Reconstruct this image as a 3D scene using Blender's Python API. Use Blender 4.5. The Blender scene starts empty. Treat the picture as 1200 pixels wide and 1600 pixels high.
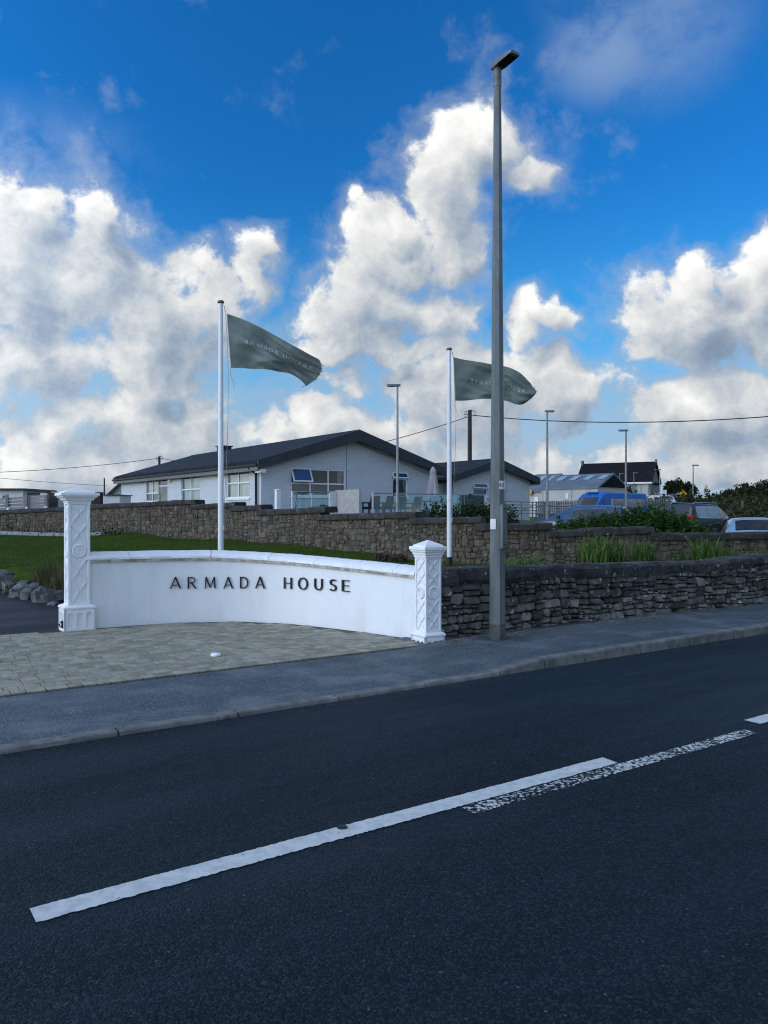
import bpy, math, random
import numpy as np
from mathutils import Vector, Matrix, noise as mnoise

# ------------------------------------------------------------------ camera
scene = bpy.context.scene
col = scene.collection
F, EYE = 1202.0, 1.6                     # focal length in photo pixels, eye height above the road
cam_d = bpy.data.cameras.new('camera'); cam = bpy.data.objects.new('camera', cam_d); col.objects.link(cam)
cam.location = (0, 0, EYE); cam.rotation_euler = (math.radians(90), 0, 0)
cam_d.sensor_fit = 'HORIZONTAL'; cam_d.sensor_width = 36.0; cam_d.lens = 36.0 * F / 1200.0
cam_d.clip_start = 0.05; cam_d.clip_end = 9000
scene.camera = cam
scene.render.engine = 'CYCLES'
scene.cycles.use_denoising = True; scene.cycles.filter_width = 1.1
scene.cycles.max_bounces = 6; scene.cycles.diffuse_bounces = 3; scene.cycles.glossy_bounces = 3
scene.cycles.transparent_max_bounces = 8; scene.cycles.caustics_reflective = False; scene.cycles.caustics_refractive = False
vs = scene.view_settings
vs.view_transform = 'Standard'; vs.look = 'None'; vs.gamma = 1.0; vs.use_curve_mapping = False; vs.exposure = 0.66

# ------------------------------------------------------------------ sun: low, from the left and a little behind the camera, veiled by cloud
SUN_EL, SUN_AZ = math.radians(16), math.radians(-118)        # azimuth clockwise from +Y (the view direction)
sd = Vector((math.sin(SUN_AZ) * math.cos(SUN_EL), math.cos(SUN_AZ) * math.cos(SUN_EL), math.sin(SUN_EL)))
sun_d = bpy.data.lights.new('sun', 'SUN'); sun = bpy.data.objects.new('sun', sun_d); col.objects.link(sun)
sun_d.energy = 0.66; sun_d.angle = math.radians(32); sun_d.color = (1.0, 0.86, 0.68)
sun.rotation_euler = (-sd).to_track_quat('-Z', 'Y').to_euler()

# ------------------------------------------------------------------ world: Nishita sky with broken cumulus
class NT:
    """tiny helper round a node tree"""
    def __init__(s, t): s.t = t; s.n = t.nodes; s.l = t.links
    def add(s, kind, **kw):
        n = s.n.new(kind)
        for k, v in kw.items(): setattr(n, k, v)
        return n
    def set(s, sock, v):
        if hasattr(v, 'is_output'): s.l.new(v, sock)
        elif v is not None: sock.default_value = v
    def m(s, op, a, b=None, c=None, clamp=False):
        n = s.add('ShaderNodeMath', operation=op, use_clamp=clamp)
        s.set(n.inputs[0], a); s.set(n.inputs[1], b); s.set(n.inputs[2], c)
        return n.outputs[0]
    def vm(s, op, a, b=None, scale=None):
        n = s.add('ShaderNodeVectorMath', operation=op)
        s.set(n.inputs[0], a); s.set(n.inputs[1], b)
        if scale is not None: s.set(n.inputs['Scale'], scale)
        return n.outputs['Value'] if op in ('LENGTH', 'DOT_PRODUCT', 'DISTANCE') else n.outputs[0]
    def noise(s, vec, scale, detail=4, rough=0.55, out='Fac', dist=0.0):
        n = s.add('ShaderNodeTexNoise'); s.set(n.inputs['Vector'], vec)
        n.inputs['Scale'].default_value = scale; n.inputs['Detail'].default_value = detail
        n.inputs['Roughness'].default_value = rough; n.inputs['Distortion'].default_value = dist
        return n.outputs[out]
    def ramp(s, fac, stops, interp='LINEAR'):
        n = s.add('ShaderNodeValToRGB'); s.set(n.inputs[0], fac); r = n.color_ramp; r.interpolation = interp
        while len(r.elements) < len(stops): r.elements.new(0.5)
        for e, (p, c) in zip(r.elements, stops):
            e.position = p; e.color = (c, c, c, 1) if isinstance(c, (int, float)) else (*c, 1)
        return n.outputs[0]
    def mix(s, fac, a, b, blend='MIX'):
        n = s.add('ShaderNodeMix', data_type='RGBA', blend_type=blend)
        s.set(n.inputs[0], fac)
        for sock, v in ((n.inputs[6], a), (n.inputs[7], b)):
            s.set(sock, (*v, 1) if isinstance(v, tuple) and len(v) == 3 else v)
        return n.outputs[2]
    def mapr(s, v, a, b, c=0.0, d=1.0, smooth=True):
        n = s.add('ShaderNodeMapRange', interpolation_type='SMOOTHSTEP' if smooth else 'LINEAR')
        s.set(n.inputs[0], v)
        for i, q in enumerate((a, b, c, d)): s.set(n.inputs[1 + i], q)
        return n.outputs[0]

def azel(px, py):
    a = math.atan((px - 600) / F)
    return a, math.atan((800 - py) / F * math.cos(a))

# the cumulus heaps of that evening: direction (as seen from the road) and angular half-sizes
HEAPS = [  # x, y, rx, ry in 1/1202 rad steps about the view axis, weight
 (30, 400, 150, 150, 1.0), (130, 440, 130, 120, 1.0), (40, 560, 150, 95, 1.0), (210, 500, 120, 110, 1.0), (160, 350, 60, 60, .6),
 (60, 310, 90, 55, .6), (310, 490, 110, 85, 1.0), (390, 425, 48, 75, .95), (250, 585, 130, 50, .8), (-120, 470, 170, 150, 1.0),
 (735, 220, 75, 62, 1.0), (815, 250, 80, 40, .6), (690, 305, 70, 75, 1.0), (585, 330, 45, 30, .55), (600, 400, 105, 80, 1.0), (705, 395, 75, 95, 1.0),
 (560, 480, 120, 85, 1.0), (655, 490, 105, 85, .95), (520, 545, 95, 40, .8), (620, 560, 110, 36, .8),
 (1090, 500, 175, 85, 1.0), (1185, 450, 90, 70, 1.0), (1105, 415, 50, 42, .8), (1240, 520, 140, 80, 1.0), (1010, 540, 80, 40, .8), (1290, 380, 90, 60, .8),
 (835, 522, 48, 46, .9), (880, 515, 40, 40, .6), (740, 610, 130, 75, 1.0), (900, 600, 150, 60, .9), (1110, 630, 180, 55, .95), (300, 672, 60, 45, .8), (480, 640, 110, 30, .6),
]
def density_group():
    g = bpy.data.node_groups.new('cloud_density', 'ShaderNodeTree')
    g.interface.new_socket('Direction', in_out='INPUT', socket_type='NodeSocketVector')
    g.interface.new_socket('Warp', in_out='INPUT', socket_type='NodeSocketVector')
    g.interface.new_socket('Density', in_out='OUTPUT', socket_type='NodeSocketFloat')
    t = NT(g); gi = t.add('NodeGroupInput'); go = t.add('NodeGroupOutput')
    d = gi.outputs[0]
    dw = t.vm('ADD', d, gi.outputs[1])
    sx = t.add('ShaderNodeSeparateXYZ'); t.l.new(dw, sx.inputs[0])
    az = t.m('ARCTAN2', sx.outputs[0], sx.outputs[1])
    el = t.m('ARCSINE', sx.outputs[2])
    cx = t.add('ShaderNodeCombineXYZ'); t.l.new(az, cx.inputs[0]); t.l.new(el, cx.inputs[1])
    p = cx.outputs[0]
    field = None
    for (x, y, rx, ry, wt) in HEAPS:
        a, e = azel(x, y); ca = math.cos(a); rx *= 1.9 * wt ** .5; ry *= 1.9 * wt ** .5
        q = t.vm('MULTIPLY_ADD', p, (F / (rx * ca * ca), F / (ry * ca), 0))
        q.node.inputs[2].default_value = (-a * F / (rx * ca * ca), -e * F / (ry * ca), 0)
        gr = t.add('ShaderNodeTexGradient', gradient_type='SPHERICAL'); t.l.new(q, gr.inputs[0]); b = gr.outputs['Fac']
        field = b if field is None else t.m('MAXIMUM', field, b)
    field = t.m('MULTIPLY_ADD', field, 1.9, -0.9)                 # 1 in the middle of a heap, 0 at its rim, negative outside
    # the same broken cloud all round the rest of the sky, crowding together towards the horizon everywhere
    aa = t.m('ABSOLUTE', az)
    away = t.m('MAXIMUM', t.mapr(aa, 0.50, 0.66), t.mapr(el, 0.62, 0.80))
    mp = t.add('ShaderNodeMapping'); t.l.new(dw, mp.inputs[0]); mp.inputs['Scale'].default_value = (1, 1, 2.6); mp.inputs['Location'].default_value = (.37, .1, .2)
    nz = t.noise(mp.outputs[0], 4.2, 2, 0.55)
    gen = t.m('ADD', t.m('MULTIPLY', t.m('SUBTRACT', nz, 0.49), 3.6), t.m('MULTIPLY', t.m('SUBTRACT', away, 1.0), 3.0))
    band = t.m('ADD', t.m('MULTIPLY', t.m('SUBTRACT', nz, 0.5), 2.6), t.mapr(el, 0.06, 0.27, 0.52, -0.9, False))
    field = t.m('MAXIMUM', field, t.m('MAXIMUM', gen, band))
    field = t.m('MULTIPLY', t.m('MAXIMUM', field, -0.8), 0.74)
    big = t.noise(t.vm('ADD', d, t.vm('SCALE', gi.outputs[1], None, 0.35)), 12.5, 7, 0.63)
    out = t.m('ADD', field, t.m('MULTIPLY', t.m('SUBTRACT', big, 0.5), 2.05))
    t.l.new(out, go.inputs[0])
    return g

world = bpy.data.worlds.new('World'); scene.world = world; world.use_nodes = True
world.cycles.sampling_method = 'MANUAL'; world.cycles.sample_map_resolution = 512
W = NT(world.node_tree); W.n.clear()
wout = W.add('ShaderNodeOutputWorld'); bg = W.add('ShaderNodeBackground')
sky = W.add('ShaderNodeTexSky', sky_type='NISHITA')
sky.sun_disc = False; sky.sun_elevation = SUN_EL; sky.sun_rotation = SUN_AZ
sky.air_density = 1.0; sky.dust_density = 0.15; sky.ozone_density = 3.0; sky.altitude = 0
hs = W.add('ShaderNodeHueSaturation'); W.l.new(sky.outputs[0], hs.inputs['Color'])
hs.inputs['Saturation'].default_value = 1.22; hs.inputs['Hue'].default_value = 0.497; hs.inputs['Value'].default_value = 1.0
blue = W.mix(1.0, hs.outputs[0], (0.25, 0.98, 1.47), 'MULTIPLY')
tc = W.add('ShaderNodeTexCoord'); D = W.vm('NORMALIZE', tc.outputs['Generated'])
grp = density_group()
warp = W.vm('SCALE', W.vm('SUBTRACT', W.noise(D, 7.0, 3, 0.6, 'Color'), (0.5, 0.5, 0.5)), None, 0.125)
def dens(vec):
    n = W.add('ShaderNodeGroup'); n.node_tree = grp; W.l.new(vec, n.inputs[0]); W.l.new(warp, n.inputs[1]); return n.outputs[0]
lo = (-0.62, 0.0, 0.78)                          # towards the light across the sky
d0 = dens(D)
d1 = dens(W.vm('ADD', D, tuple(c * 0.042 for c in lo)))
core = W.mapr(d0, 0.05, 0.33)
halo = W.m('MULTIPLY', W.mapr(d0, -0.40, 0.25), 0.52)
thick = W.mapr(d0, 0.1, 1.0)
lit = W.m('ADD', W.m('MULTIPLY', W.m('SUBTRACT', d0, d1), 0.66), W.m('MULTIPLY', thick, -0.27))
lit = W.m('ADD', lit, 0.55, clamp=True)
sz = W.add('ShaderNodeSeparateXYZ'); W.l.new(D, sz.inputs[0])
ccol = W.ramp(lit, [(0.0, (1.7, 2.35, 3.25)), (0.26, (2.6, 3.2, 4.1)), (0.46, (4.0, 4.45, 5.0)), (0.70, (6.2, 6.3, 6.35)), (1.0, (8.9, 8.8, 8.5))])
fine = W.noise(W.vm('ADD', D, warp), 9.0, 5, 0.62)
# thin veils high up, paler air low down
haze = W.mapr(sz.outputs[2], 0.0, 0.40, 0.80, 0.0)
c1 = W.mix(haze, blue, (1.1, 4.2, 6.8))
c1 = W.mix(W.mapr(sz.outputs[2], 0.02, 0.25, 0.80, 0.0), c1, (3.5, 4.75, 6.1))
# wisps: a thin torn veil high on the right, fainter ones on the left
def wisp(px, py, rx, ry, amt):
    a, e = azel(px, py); c = Vector((math.sin(a) * math.cos(e), math.cos(a) * math.cos(e), math.sin(e)))
    q = W.vm('LENGTH', W.vm('MULTIPLY', W.vm('SUBTRACT', D, tuple(c)), (F / rx, F / rx, F / ry)))
    return W.m('MULTIPLY', W.m('MULTIPLY', W.mapr(q, 1.0, 0.15), W.mapr(fine, 0.34, 0.66)), amt)
for args in ((1010, 45, 180, 115, 0.46), (930, 90, 80, 70, 0.35), (70, 235, 200, 80, 0.26), (860, 250, 60, 50, 0.4), (755, 150, 30, 40, 0.3)):
    c1 = W.mix(wisp(*args), c1, (2.6, 3.6, 5.4))
c1 = W.mix(halo, c1, (3.5, 4.1, 5.0))
c2 = W.mix(W.m('MULTIPLY', core, 0.97), c1, ccol)
# the sky brightens towards the veiled sun: glow added to lift the ground light
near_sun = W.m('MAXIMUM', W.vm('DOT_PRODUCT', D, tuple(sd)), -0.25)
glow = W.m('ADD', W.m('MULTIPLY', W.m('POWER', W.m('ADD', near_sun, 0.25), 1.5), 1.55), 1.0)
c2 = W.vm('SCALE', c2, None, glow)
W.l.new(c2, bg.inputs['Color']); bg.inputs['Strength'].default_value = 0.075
W.l.new(bg.outputs[0], wout.inputs[0])

# ------------------------------------------------------------------ helpers
rnd = random.Random(7)
RA = math.radians(56.2)                                     # bearing of the road
RU = Vector((math.sin(RA), math.cos(RA), 0)); RV = Vector((-math.cos(RA), math.sin(RA), 0))
def R(u, v, z=0.0): return RU * u + RV * v + Vector((0, 0, z))           # road frame -> world
def P(px, py, d): return Vector(((px - 600) / F * d, d, EYE + (800 - py) / F * d))
def XY(px, d): return ((px - 600) / F * d, d)

class MB:
    """collects shapes; build() links them as one mesh object"""
    def __init__(s): s.v = []; s.f = []
    def add(s, vs, fs):
        o = len(s.v); s.v += [tuple(q) for q in vs]; s.f += [tuple(i + o for i in f) for f in fs]; return s
    def box(s, c, size, rz=0.0, m=None):
        hx, hy, hz = size[0] / 2, size[1] / 2, size[2] / 2
        ca, sa = math.cos(rz), math.sin(rz); vs = []
        for z in (-hz, hz):
            for x, y in ((-hx, -hy), (hx, -hy), (hx, hy), (-hx, hy)):
                q = Vector((x, y, z))
                if m is not None: q = m @ q
                else: q = Vector((x * ca - y * sa, x * sa + y * ca, z))
                vs.append((q.x + c[0], q.y + c[1], q.z + c[2]))
        return s.add(vs, [(3, 2, 1, 0), (4, 5, 6, 7), (0, 1, 5, 4), (1, 2, 6, 5), (2, 3, 7, 6), (3, 0, 4, 7)])
    def b2(s, x0, x1, y0, y1, z0, z1): return s.box(((x0 + x1) / 2, (y0 + y1) / 2, (z0 + z1) / 2), (x1 - x0, y1 - y0, z1 - z0))
    def bar(s, a, b, w, h):
        a = Vector(a); b = Vector(b); d = b - a; L = d.length
        q = d.to_track_quat('X', 'Z').to_matrix()
        return s.box((a + b) / 2, (L, w, h), m=q)
    def prism(s, poly, z0, z1):
        n = len(poly)
        vs = [(x, y, z0) for x, y in poly] + [(x, y, z1) for x, y in poly]
        fs = [tuple(range(n - 1, -1, -1)), tuple(range(n, 2 * n))] + [(i, (i + 1) % n, n + (i + 1) % n, n + i) for i in range(n)]
        return s.add(vs, fs)
    def hull(s, ring0, ring1):
        n = len(ring0)
        return s.add(list(ring0) + list(ring1), [tuple(range(n - 1, -1, -1)), tuple(range(n, 2 * n))] + [(i, (i + 1) % n, n + (i + 1) % n, n + i) for i in range(n)])
    def tube(s, pts, r, n=8, cap=True, r1=None):
        pts = [Vector(p) for p in pts]; rings = []
        for i, p in enumerate(pts):
            t = (pts[min(i + 1, len(pts) - 1)] - pts[max(i - 1, 0)]).normalized()
            a = t.cross(Vector((0, 0, 1)) if abs(t.z) < 0.95 else Vector((1, 0, 0))).normalized(); b = t.cross(a)
            rr = r if r1 is None else r + (r1 - r) * i / max(1, len(pts) - 1)
            rings.append([p + (a * math.cos(2 * math.pi * k / n) + b * math.sin(2 * math.pi * k / n)) * rr for k in range(n)])
        vs = [q for g in rings for q in g]; fs = []
        for i in range(len(rings) - 1):
            for k in range(n): fs.append((i * n + k, i * n + (k + 1) % n, (i + 1) * n + (k + 1) % n, (i + 1) * n + k))
        if cap: fs += [tuple(range(n - 1, -1, -1)), tuple(range((len(rings) - 1) * n, len(rings) * n))]
        return s.add(vs, fs)
    def lathe(s, prof, n=16, c=(0, 0, 0), rot=0.0, m=None):
        vs = []; fs = []
        for r, z in prof:
            for k in range(n):
                a = 2 * math.pi * k / n + rot; q = Vector((r * math.cos(a), r * math.sin(a), z))
                if m is not None: q = m @ q
                vs.append((q.x + c[0], q.y + c[1], q.z + c[2]))
        for i in range(len(prof) - 1):
            for k in range(n): fs.append((i * n + k, i * n + (k + 1) % n, (i + 1) * n + (k + 1) % n, (i + 1) * n + k))
        fs += [tuple(range(n - 1, -1, -1)), tuple(range((len(prof) - 1) * n, len(prof) * n))]
        return s.add(vs, fs)
    def build(s, name, mat, parent=None, smooth=None, bevel=0.0, origin=None):
        me = bpy.data.meshes.new(name)
        vs = s.v
        if origin is not None: vs = [(x - origin[0], y - origin[1], z - origin[2]) for x, y, z in vs]
        me.from_pydata(vs, [], s.f); me.update()
        o = bpy.data.objects.new(name, me); col.objects.link(o); me.materials.append(mat)
        if origin is not None: o.location = origin
        if parent is not None: o.parent = parent
        if smooth is not None:
            me.polygons.foreach_set('use_smooth', [True] * len(me.polygons)); me.set_sharp_from_angle(angle=math.radians(smooth))
        if bevel:
            b = o.modifiers.new('bevel', 'BEVEL'); b.width = bevel; b.segments = 2; b.limit_method = 'ANGLE'; b.angle_limit = math.radians(40)
        return o

def fast_mesh(name, verts, faces_n, mat, parent=None):
    """verts (N,3) array where each consecutive faces_n verts are one face"""
    verts = np.asarray(verts, dtype=np.float32).reshape(-1, 3); nf = len(verts) // faces_n
    me = bpy.data.meshes.new(name)
    me.vertices.add(len(verts)); me.vertices.foreach_set('co', verts.ravel())
    me.loops.add(len(verts)); me.loops.foreach_set('vertex_index', np.arange(len(verts), dtype=np.int32))
    me.polygons.add(nf); me.polygons.foreach_set('loop_start', np.arange(0, len(verts), faces_n, dtype=np.int32))
    me.update(calc_edges=True)
    o = bpy.data.objects.new(name, me); col.objects.link(o); me.materials.append(mat)
    if parent is not None: o.parent = parent
    return o

def tag(o, label=None, cat=None, group=None, kind=None):
    if label: o['label'] = label
    if cat: o['category'] = cat
    if group: o['group'] = group
    if kind: o['kind'] = kind
    return o
def thing(name, loc, label, cat, group=None, rz=0.0):
    o = bpy.data.objects.new(name, None); col.objects.link(o); o.location = loc; o.rotation_euler = (0, 0, rz)
    o.empty_display_size = 0.2
    return tag(o, label, cat, group)

# ------------------------------------------------------------------ materials
MATS = {}
def pm(name, c1, c2=None, scale=4.0, rough=0.6, bump=0.0, bscale=None, metal=0.0, spec=0.3, detail=5, contrast=(0.35, 0.65), c3=None, s3=None, t3=(0.6, 0.7),
       isl=0.0, bdist=0.01, coat=0.0, stretch=None, rvar=0.0):
    """two-tone noise material; c3 = spots of a third colour; isl = brightness change from piece to piece"""
    m = bpy.data.materials.new(name); m.use_nodes = True; t = NT(m.node_tree); b = t.n['Principled BSDF']
    geo = t.add('ShaderNodeNewGeometry'); pos = geo.outputs['Position']
    if stretch: pos = t.vm('MULTIPLY', pos, stretch)
    if c2 is None: colr = (*c1, 1)
    else:
        fac = t.mapr(t.noise(pos, scale, detail, 0.6), contrast[0], contrast[1])
        colr = t.mix(fac, c1, c2)
    if c3 is not None:
        f3 = t.mapr(t.noise(geo.outputs['Position'], s3 or scale * 3, 4, 0.6), t3[0], t3[1])
        colr = t.mix(f3, colr, c3)
    if isl:
        oi = t.add('ShaderNodeObjectInfo')
        h = t.m('FRACT', t.m('ADD', t.m('MULTIPLY', oi.outputs['Random'], 7.31), t.m('MULTIPLY', geo.outputs['Random Per Island'], 5.77)))
        hv = t.add('ShaderNodeHueSaturation'); t.set(hv.inputs['Color'], colr)
        t.l.new(t.mapr(h, 0, 1, 1 - isl, 1 + isl, False), hv.inputs['Value'])
        h2 = t.m('FRACT', t.m('MULTIPLY', h, 13.7))
        t.l.new(t.mapr(h2, 0, 1, 1 - isl * 0.6, 1 + isl * 0.6, False), hv.inputs['Saturation'])
        t.l.new(t.mapr(t.m('FRACT', t.m('MULTIPLY', h, 29.3)), 0, 1, 0.5 - isl * 0.03, 0.5 + isl * 0.03, False), hv.inputs['Hue'])
        colr = hv.outputs[0]
    t.set(b.inputs['Base Color'], colr)
    b.inputs['Metallic'].default_value = metal; b.inputs['Specular IOR Level'].default_value = spec; b.inputs['Coat Weight'].default_value = coat
    if rvar: t.l.new(t.mapr(t.noise(geo.outputs['Position'], scale * 1.7, 4), 0.3, 0.7, rough - rvar, rough + rvar, False), b.inputs['Roughness'])
    else: b.inputs['Roughness'].default_value = rough
    if bump:
        bn = t.add('ShaderNodeBump'); bn.inputs['Strength'].default_value = bump; bn.inputs['Distance'].default_value = bdist
        t.l.new(t.noise(geo.outputs['Position'], bscale or scale * 4, 6, 0.65), bn.inputs['Height']); t.l.new(bn.outputs[0], b.inputs['Normal'])
    MATS[name] = m; return m

def road_mat(name, base, light, speck, speck_amt, patch_scale=0.5, dry=None, dry_amt=0.0, agg=110.0, rough=0.66, bstr=0.6, spec=0.2):
    """asphalt: stone chips set in bitumen, with worn tracks along the road"""
    m = bpy.data.materials.new(name); m.use_nodes = True; t = NT(m.node_tree); b = t.n['Principled BSDF']
    geo = t.add('ShaderNodeNewGeometry'); pos = geo.outputs['Position']
    mp = t.add('ShaderNodeMapping'); t.l.new(pos, mp.inputs[0]); mp.inputs['Rotation'].default_value = (0, 0, RA - math.pi / 2)
    st = t.vm('MULTIPLY', mp.outputs[0], (0.22, 1.0, 1.0))
    vor = t.add('ShaderNodeTexVoronoi', feature='F1'); t.l.new(pos, vor.inputs['Vector']); vor.inputs['Scale'].default_value = agg
    vor.inputs['Randomness'].default_value = 1.0
    chip = t.add('ShaderNodeSeparateColor'); t.l.new(vor.outputs['Color'], chip.inputs[0])
    patch = t.mapr(t.noise(st, patch_scale * 2.2, 5, 0.6), 0.35, 0.7)
    fine = t.mapr(t.noise(pos, 9.0, 5, 0.65), 0.3, 0.75)
    track = t.mapr(t.noise(t.vm('MULTIPLY', mp.outputs[0], (0.06, 1.0, 1.0)), 1.5, 3, 0.5), 0.40, 0.62)
    c = t.mix(t.m('MULTIPLY', patch, 0.7), base, light)
    c = t.mix(t.m('MULTIPLY', track, 0.62), c, light)
    c = t.mix(t.m('MULTIPLY', fine, 0.35), c, light)
    sp = t.m('MULTIPLY', t.m('POWER', chip.outputs[0], 3.0), speck_amt)
    c = t.mix(sp, c, speck)
    rare = t.m('MULTIPLY', t.mapr(chip.outputs[1], 0.9983, 0.9993), 0.5)
    c = t.mix(rare, c, (0.16, 0.165, 0.17))
    if dry is not None:
        c = t.mix(t.m('MULTIPLY', t.mapr(t.noise(pos, 1.3, 6, 0.7), 0.46, 0.66), dry_amt), c, dry)
    t.l.new(c, b.inputs['Base Color'])
    t.l.new(t.mapr(patch, 0, 1, rough + 0.1, rough - 0.1, False), b.inputs['Roughness'])
    b.inputs['Specular IOR Level'].default_value = spec
    bn = t.add('ShaderNodeBump'); bn.inputs['Strength'].default_value = bstr; bn.inputs['Distance'].default_value = 0.005
    hgt = t.m('ADD', t.m('MULTIPLY', t.m('SUBTRACT', 0.6, vor.outputs['Distance']), 1.0), t.m('MULTIPLY', t.noise(pos, 30, 5, 0.7), 1.1))
    t.l.new(hgt, bn.inputs['Height']); t.l.new(bn.outputs[0], b.inputs['Normal'])
    MATS[name] = m; return m

def worn_paint(name, wear, edge=0.0):
    m = bpy.data.materials.new(name); m.use_nodes = True; t = NT(m.node_tree); b = t.n['Principled BSDF']
    geo = t.add('ShaderNodeNewGeometry'); pos = geo.outputs['Position']
    n1 = t.noise(pos, 42.0, 5, 0.7); n2 = t.noise(pos, 3.0, 3, 0.5)
    f = t.mapr(t.m('ADD', n1, t.m('MULTIPLY', t.m('SUBTRACT', n2, 0.5), 0.3)), wear - 0.025, wear + 0.025)
    pc = t.mix(t.mapr(t.noise(pos, 14, 5, 0.7), 0.35, 0.7), (0.60, 0.62, 0.58), (0.43, 0.455, 0.43))
    t.l.new(pc, b.inputs['Base Color']); b.inputs['Roughness'].default_value = 0.7
    t.l.new(f, b.inputs['Alpha'])
    bn = t.add('ShaderNodeBump'); bn.inputs['Strength'].default_value = 0.5; bn.inputs['Distance'].default_value = 0.004
    t.l.new(t.noise(pos, 70, 5, 0.7), bn.inputs['Height']); t.l.new(bn.outputs[0], b.inputs['Normal'])
    MATS[name] = m; return m

def foliage_mat(name, c1, c2, c3=None, isl=0.45, trans=0.25):
    m = bpy.data.materials.new(name); m.use_nodes = True; t = NT(m.node_tree); b = t.n['Principled BSDF']
    geo = t.add('ShaderNodeNewGeometry')
    r = geo.outputs['Random Per Island']
    c = t.mix(r, c1, c2)
    if c3 is not None: c = t.mix(t.mapr(t.m('FRACT', t.m('MULTIPLY', r, 17.3)), 0.8, 0.95), c, c3)
    big = t.mapr(t.noise(geo.outputs['Position'], 1.6, 3), 0.3, 0.7, 0.72, 1.25, False)
    hv = t.add('ShaderNodeHueSaturation'); t.l.new(c, hv.inputs['Color']); t.l.new(big, hv.inputs['Value'])
    t.l.new(hv.outputs[0], b.inputs['Base Color']); b.inputs['Roughness'].default_value = 0.6; b.inputs['Specular IOR Level'].default_value = 0.12
    tr = t.add('ShaderNodeBsdfTranslucent'); t.l.new(hv.outputs[0], tr.inputs[0])
    mx = t.add('ShaderNodeMixShader'); mx.inputs[0].default_value = trans
    out = [n for n in t.n if n.type == 'OUTPUT_MATERIAL'][0]
    t.l.new(b.outputs[0], mx.inputs[1]); t.l.new(tr.outputs[0], mx.inputs[2]); t.l.new(mx.outputs[0], out.inputs[0])
    MATS[name] = m; return m

def glass_mat(name, tint, alpha, rough=0.03):
    m = bpy.data.materials.new(name); m.use_nodes = True; t = NT(m.node_tree); t.n.clear()
    out = t.add('ShaderNodeOutputMaterial'); tr = t.add('ShaderNodeBsdfTransparent'); tr.inputs[0].default_value = (*tint, 1)
    gl = t.add('ShaderNodeBsdfGlossy'); gl.inputs['Roughness'].default_value = rough; gl.inputs[0].default_value = (0.9, 0.95, 1, 1)
    fr = t.add('ShaderNodeFresnel'); fr.inputs[0].default_value = 1.5
    mx = t.add('ShaderNodeMixShader'); t.l.new(t.m('ADD', fr.outputs[0], alpha, clamp=True), mx.inputs[0])
    t.l.new(tr.outputs[0], mx.inputs[1]); t.l.new(gl.outputs[0], mx.inputs[2]); t.l.new(mx.outputs[0], out.inputs[0])
    MATS[name] = m; return m

def brick_paint_mat(name, c):
    m = bpy.data.materials.new(name); m.use_nodes = True; t = NT(m.node_tree); b = t.n['Principled BSDF']
    tcn = t.add('ShaderNodeTexCoord'); s = t.add('ShaderNodeSeparateXYZ'); t.l.new(tcn.outputs['Object'], s.inputs[0])
    cb = t.add('ShaderNodeCombineXYZ'); t.l.new(t.m('ADD', s.outputs[0], s.outputs[1]), cb.inputs[0]); t.l.new(s.outputs[2], cb.inputs[1])
    br = t.add('ShaderNodeTexBrick'); t.l.new(cb.outputs[0], br.inputs[0])
    br.inputs['Scale'].default_value = 1.0; br.inputs['Brick Width'].default_value = 0.45; br.inputs['Row Height'].default_value = 0.15
    br.inputs['Mortar Size'].default_value = 0.012; br.inputs['Mortar Smooth'].default_value = 0.3
    br.inputs['Color1'].default_value = (*c, 1); br.inputs['Color2'].default_value = (*[x * 0.93 for x in c], 1); br.inputs['Mortar'].default_value = (*[x * 0.88 for x in c], 1)
    geo = t.add('ShaderNodeNewGeometry')
    cc = t.mix(t.m('MULTIPLY', t.mapr(t.noise(geo.outputs['Position'], 1.2, 5, 0.65), 0.45, 0.8), 0.30), br.outputs['Color'], tuple(x * 0.72 for x in c))
    t.l.new(cc, b.inputs['Base Color']); b.inputs['Roughness'].default_value = 0.6
    bn = t.add('ShaderNodeBump'); bn.inputs['Strength'].default_value = 0.3; bn.inputs['Distance'].default_value = 0.010; bn.invert = True
    t.l.new(br.outputs['Fac'], bn.inputs['Height']); t.l.new(bn.outputs[0], b.inputs['Normal'])
    MATS[name] = m; return m

def render_paint_mat(name, c, dirt, amt):
    """white masonry paint: trowel marks, faint stains, dirt near splashes"""
    m = bpy.data.materials.new(name); m.use_nodes = True; t = NT(m.node_tree); b = t.n['Principled BSDF']
    geo = t.add('ShaderNodeNewGeometry'); pos = geo.outputs['Position']
    f1 = t.m('MULTIPLY', t.mapr(t.noise(t.vm('MULTIPLY', pos, (1, 1, 0.35)), 2.3, 6, 0.65), 0.45, 0.80), amt)
    f2 = t.m('MULTIPLY', t.mapr(t.noise(pos, 21, 4, 0.7), 0.66, 0.76), amt * 0.6)
    f3 = t.m('MULTIPLY', t.mapr(t.noise(t.vm('MULTIPLY', pos, (7, 7, 0.5)), 1.0, 5, 0.7), 0.56, 0.80), amt * 0.7)
    cc = t.mix(f1, c, dirt); cc = t.mix(f3, cc, tuple(x * 0.82 for x in dirt)); cc = t.mix(f2, cc, tuple(x * 0.7 for x in dirt))
    t.l.new(cc, b.inputs['Base Color']); b.inputs['Roughness'].default_value = 0.55; b.inputs['Specular IOR Level'].default_value = 0.35
    bn = t.add('ShaderNodeBump'); bn.inputs['Strength'].default_value = 0.35; bn.inputs['Distance'].default_value = 0.012
    h = t.m('ADD', t.m('MULTIPLY', t.noise(pos, 7, 5, 0.6), 1.0), t.m('MULTIPLY', t.noise(pos, 60, 4, 0.6), 0.2))
    t.l.new(h, bn.inputs['Height']); t.l.new(bn.outputs[0], b.inputs['Normal'])
    MATS[name] = m; return m

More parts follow.
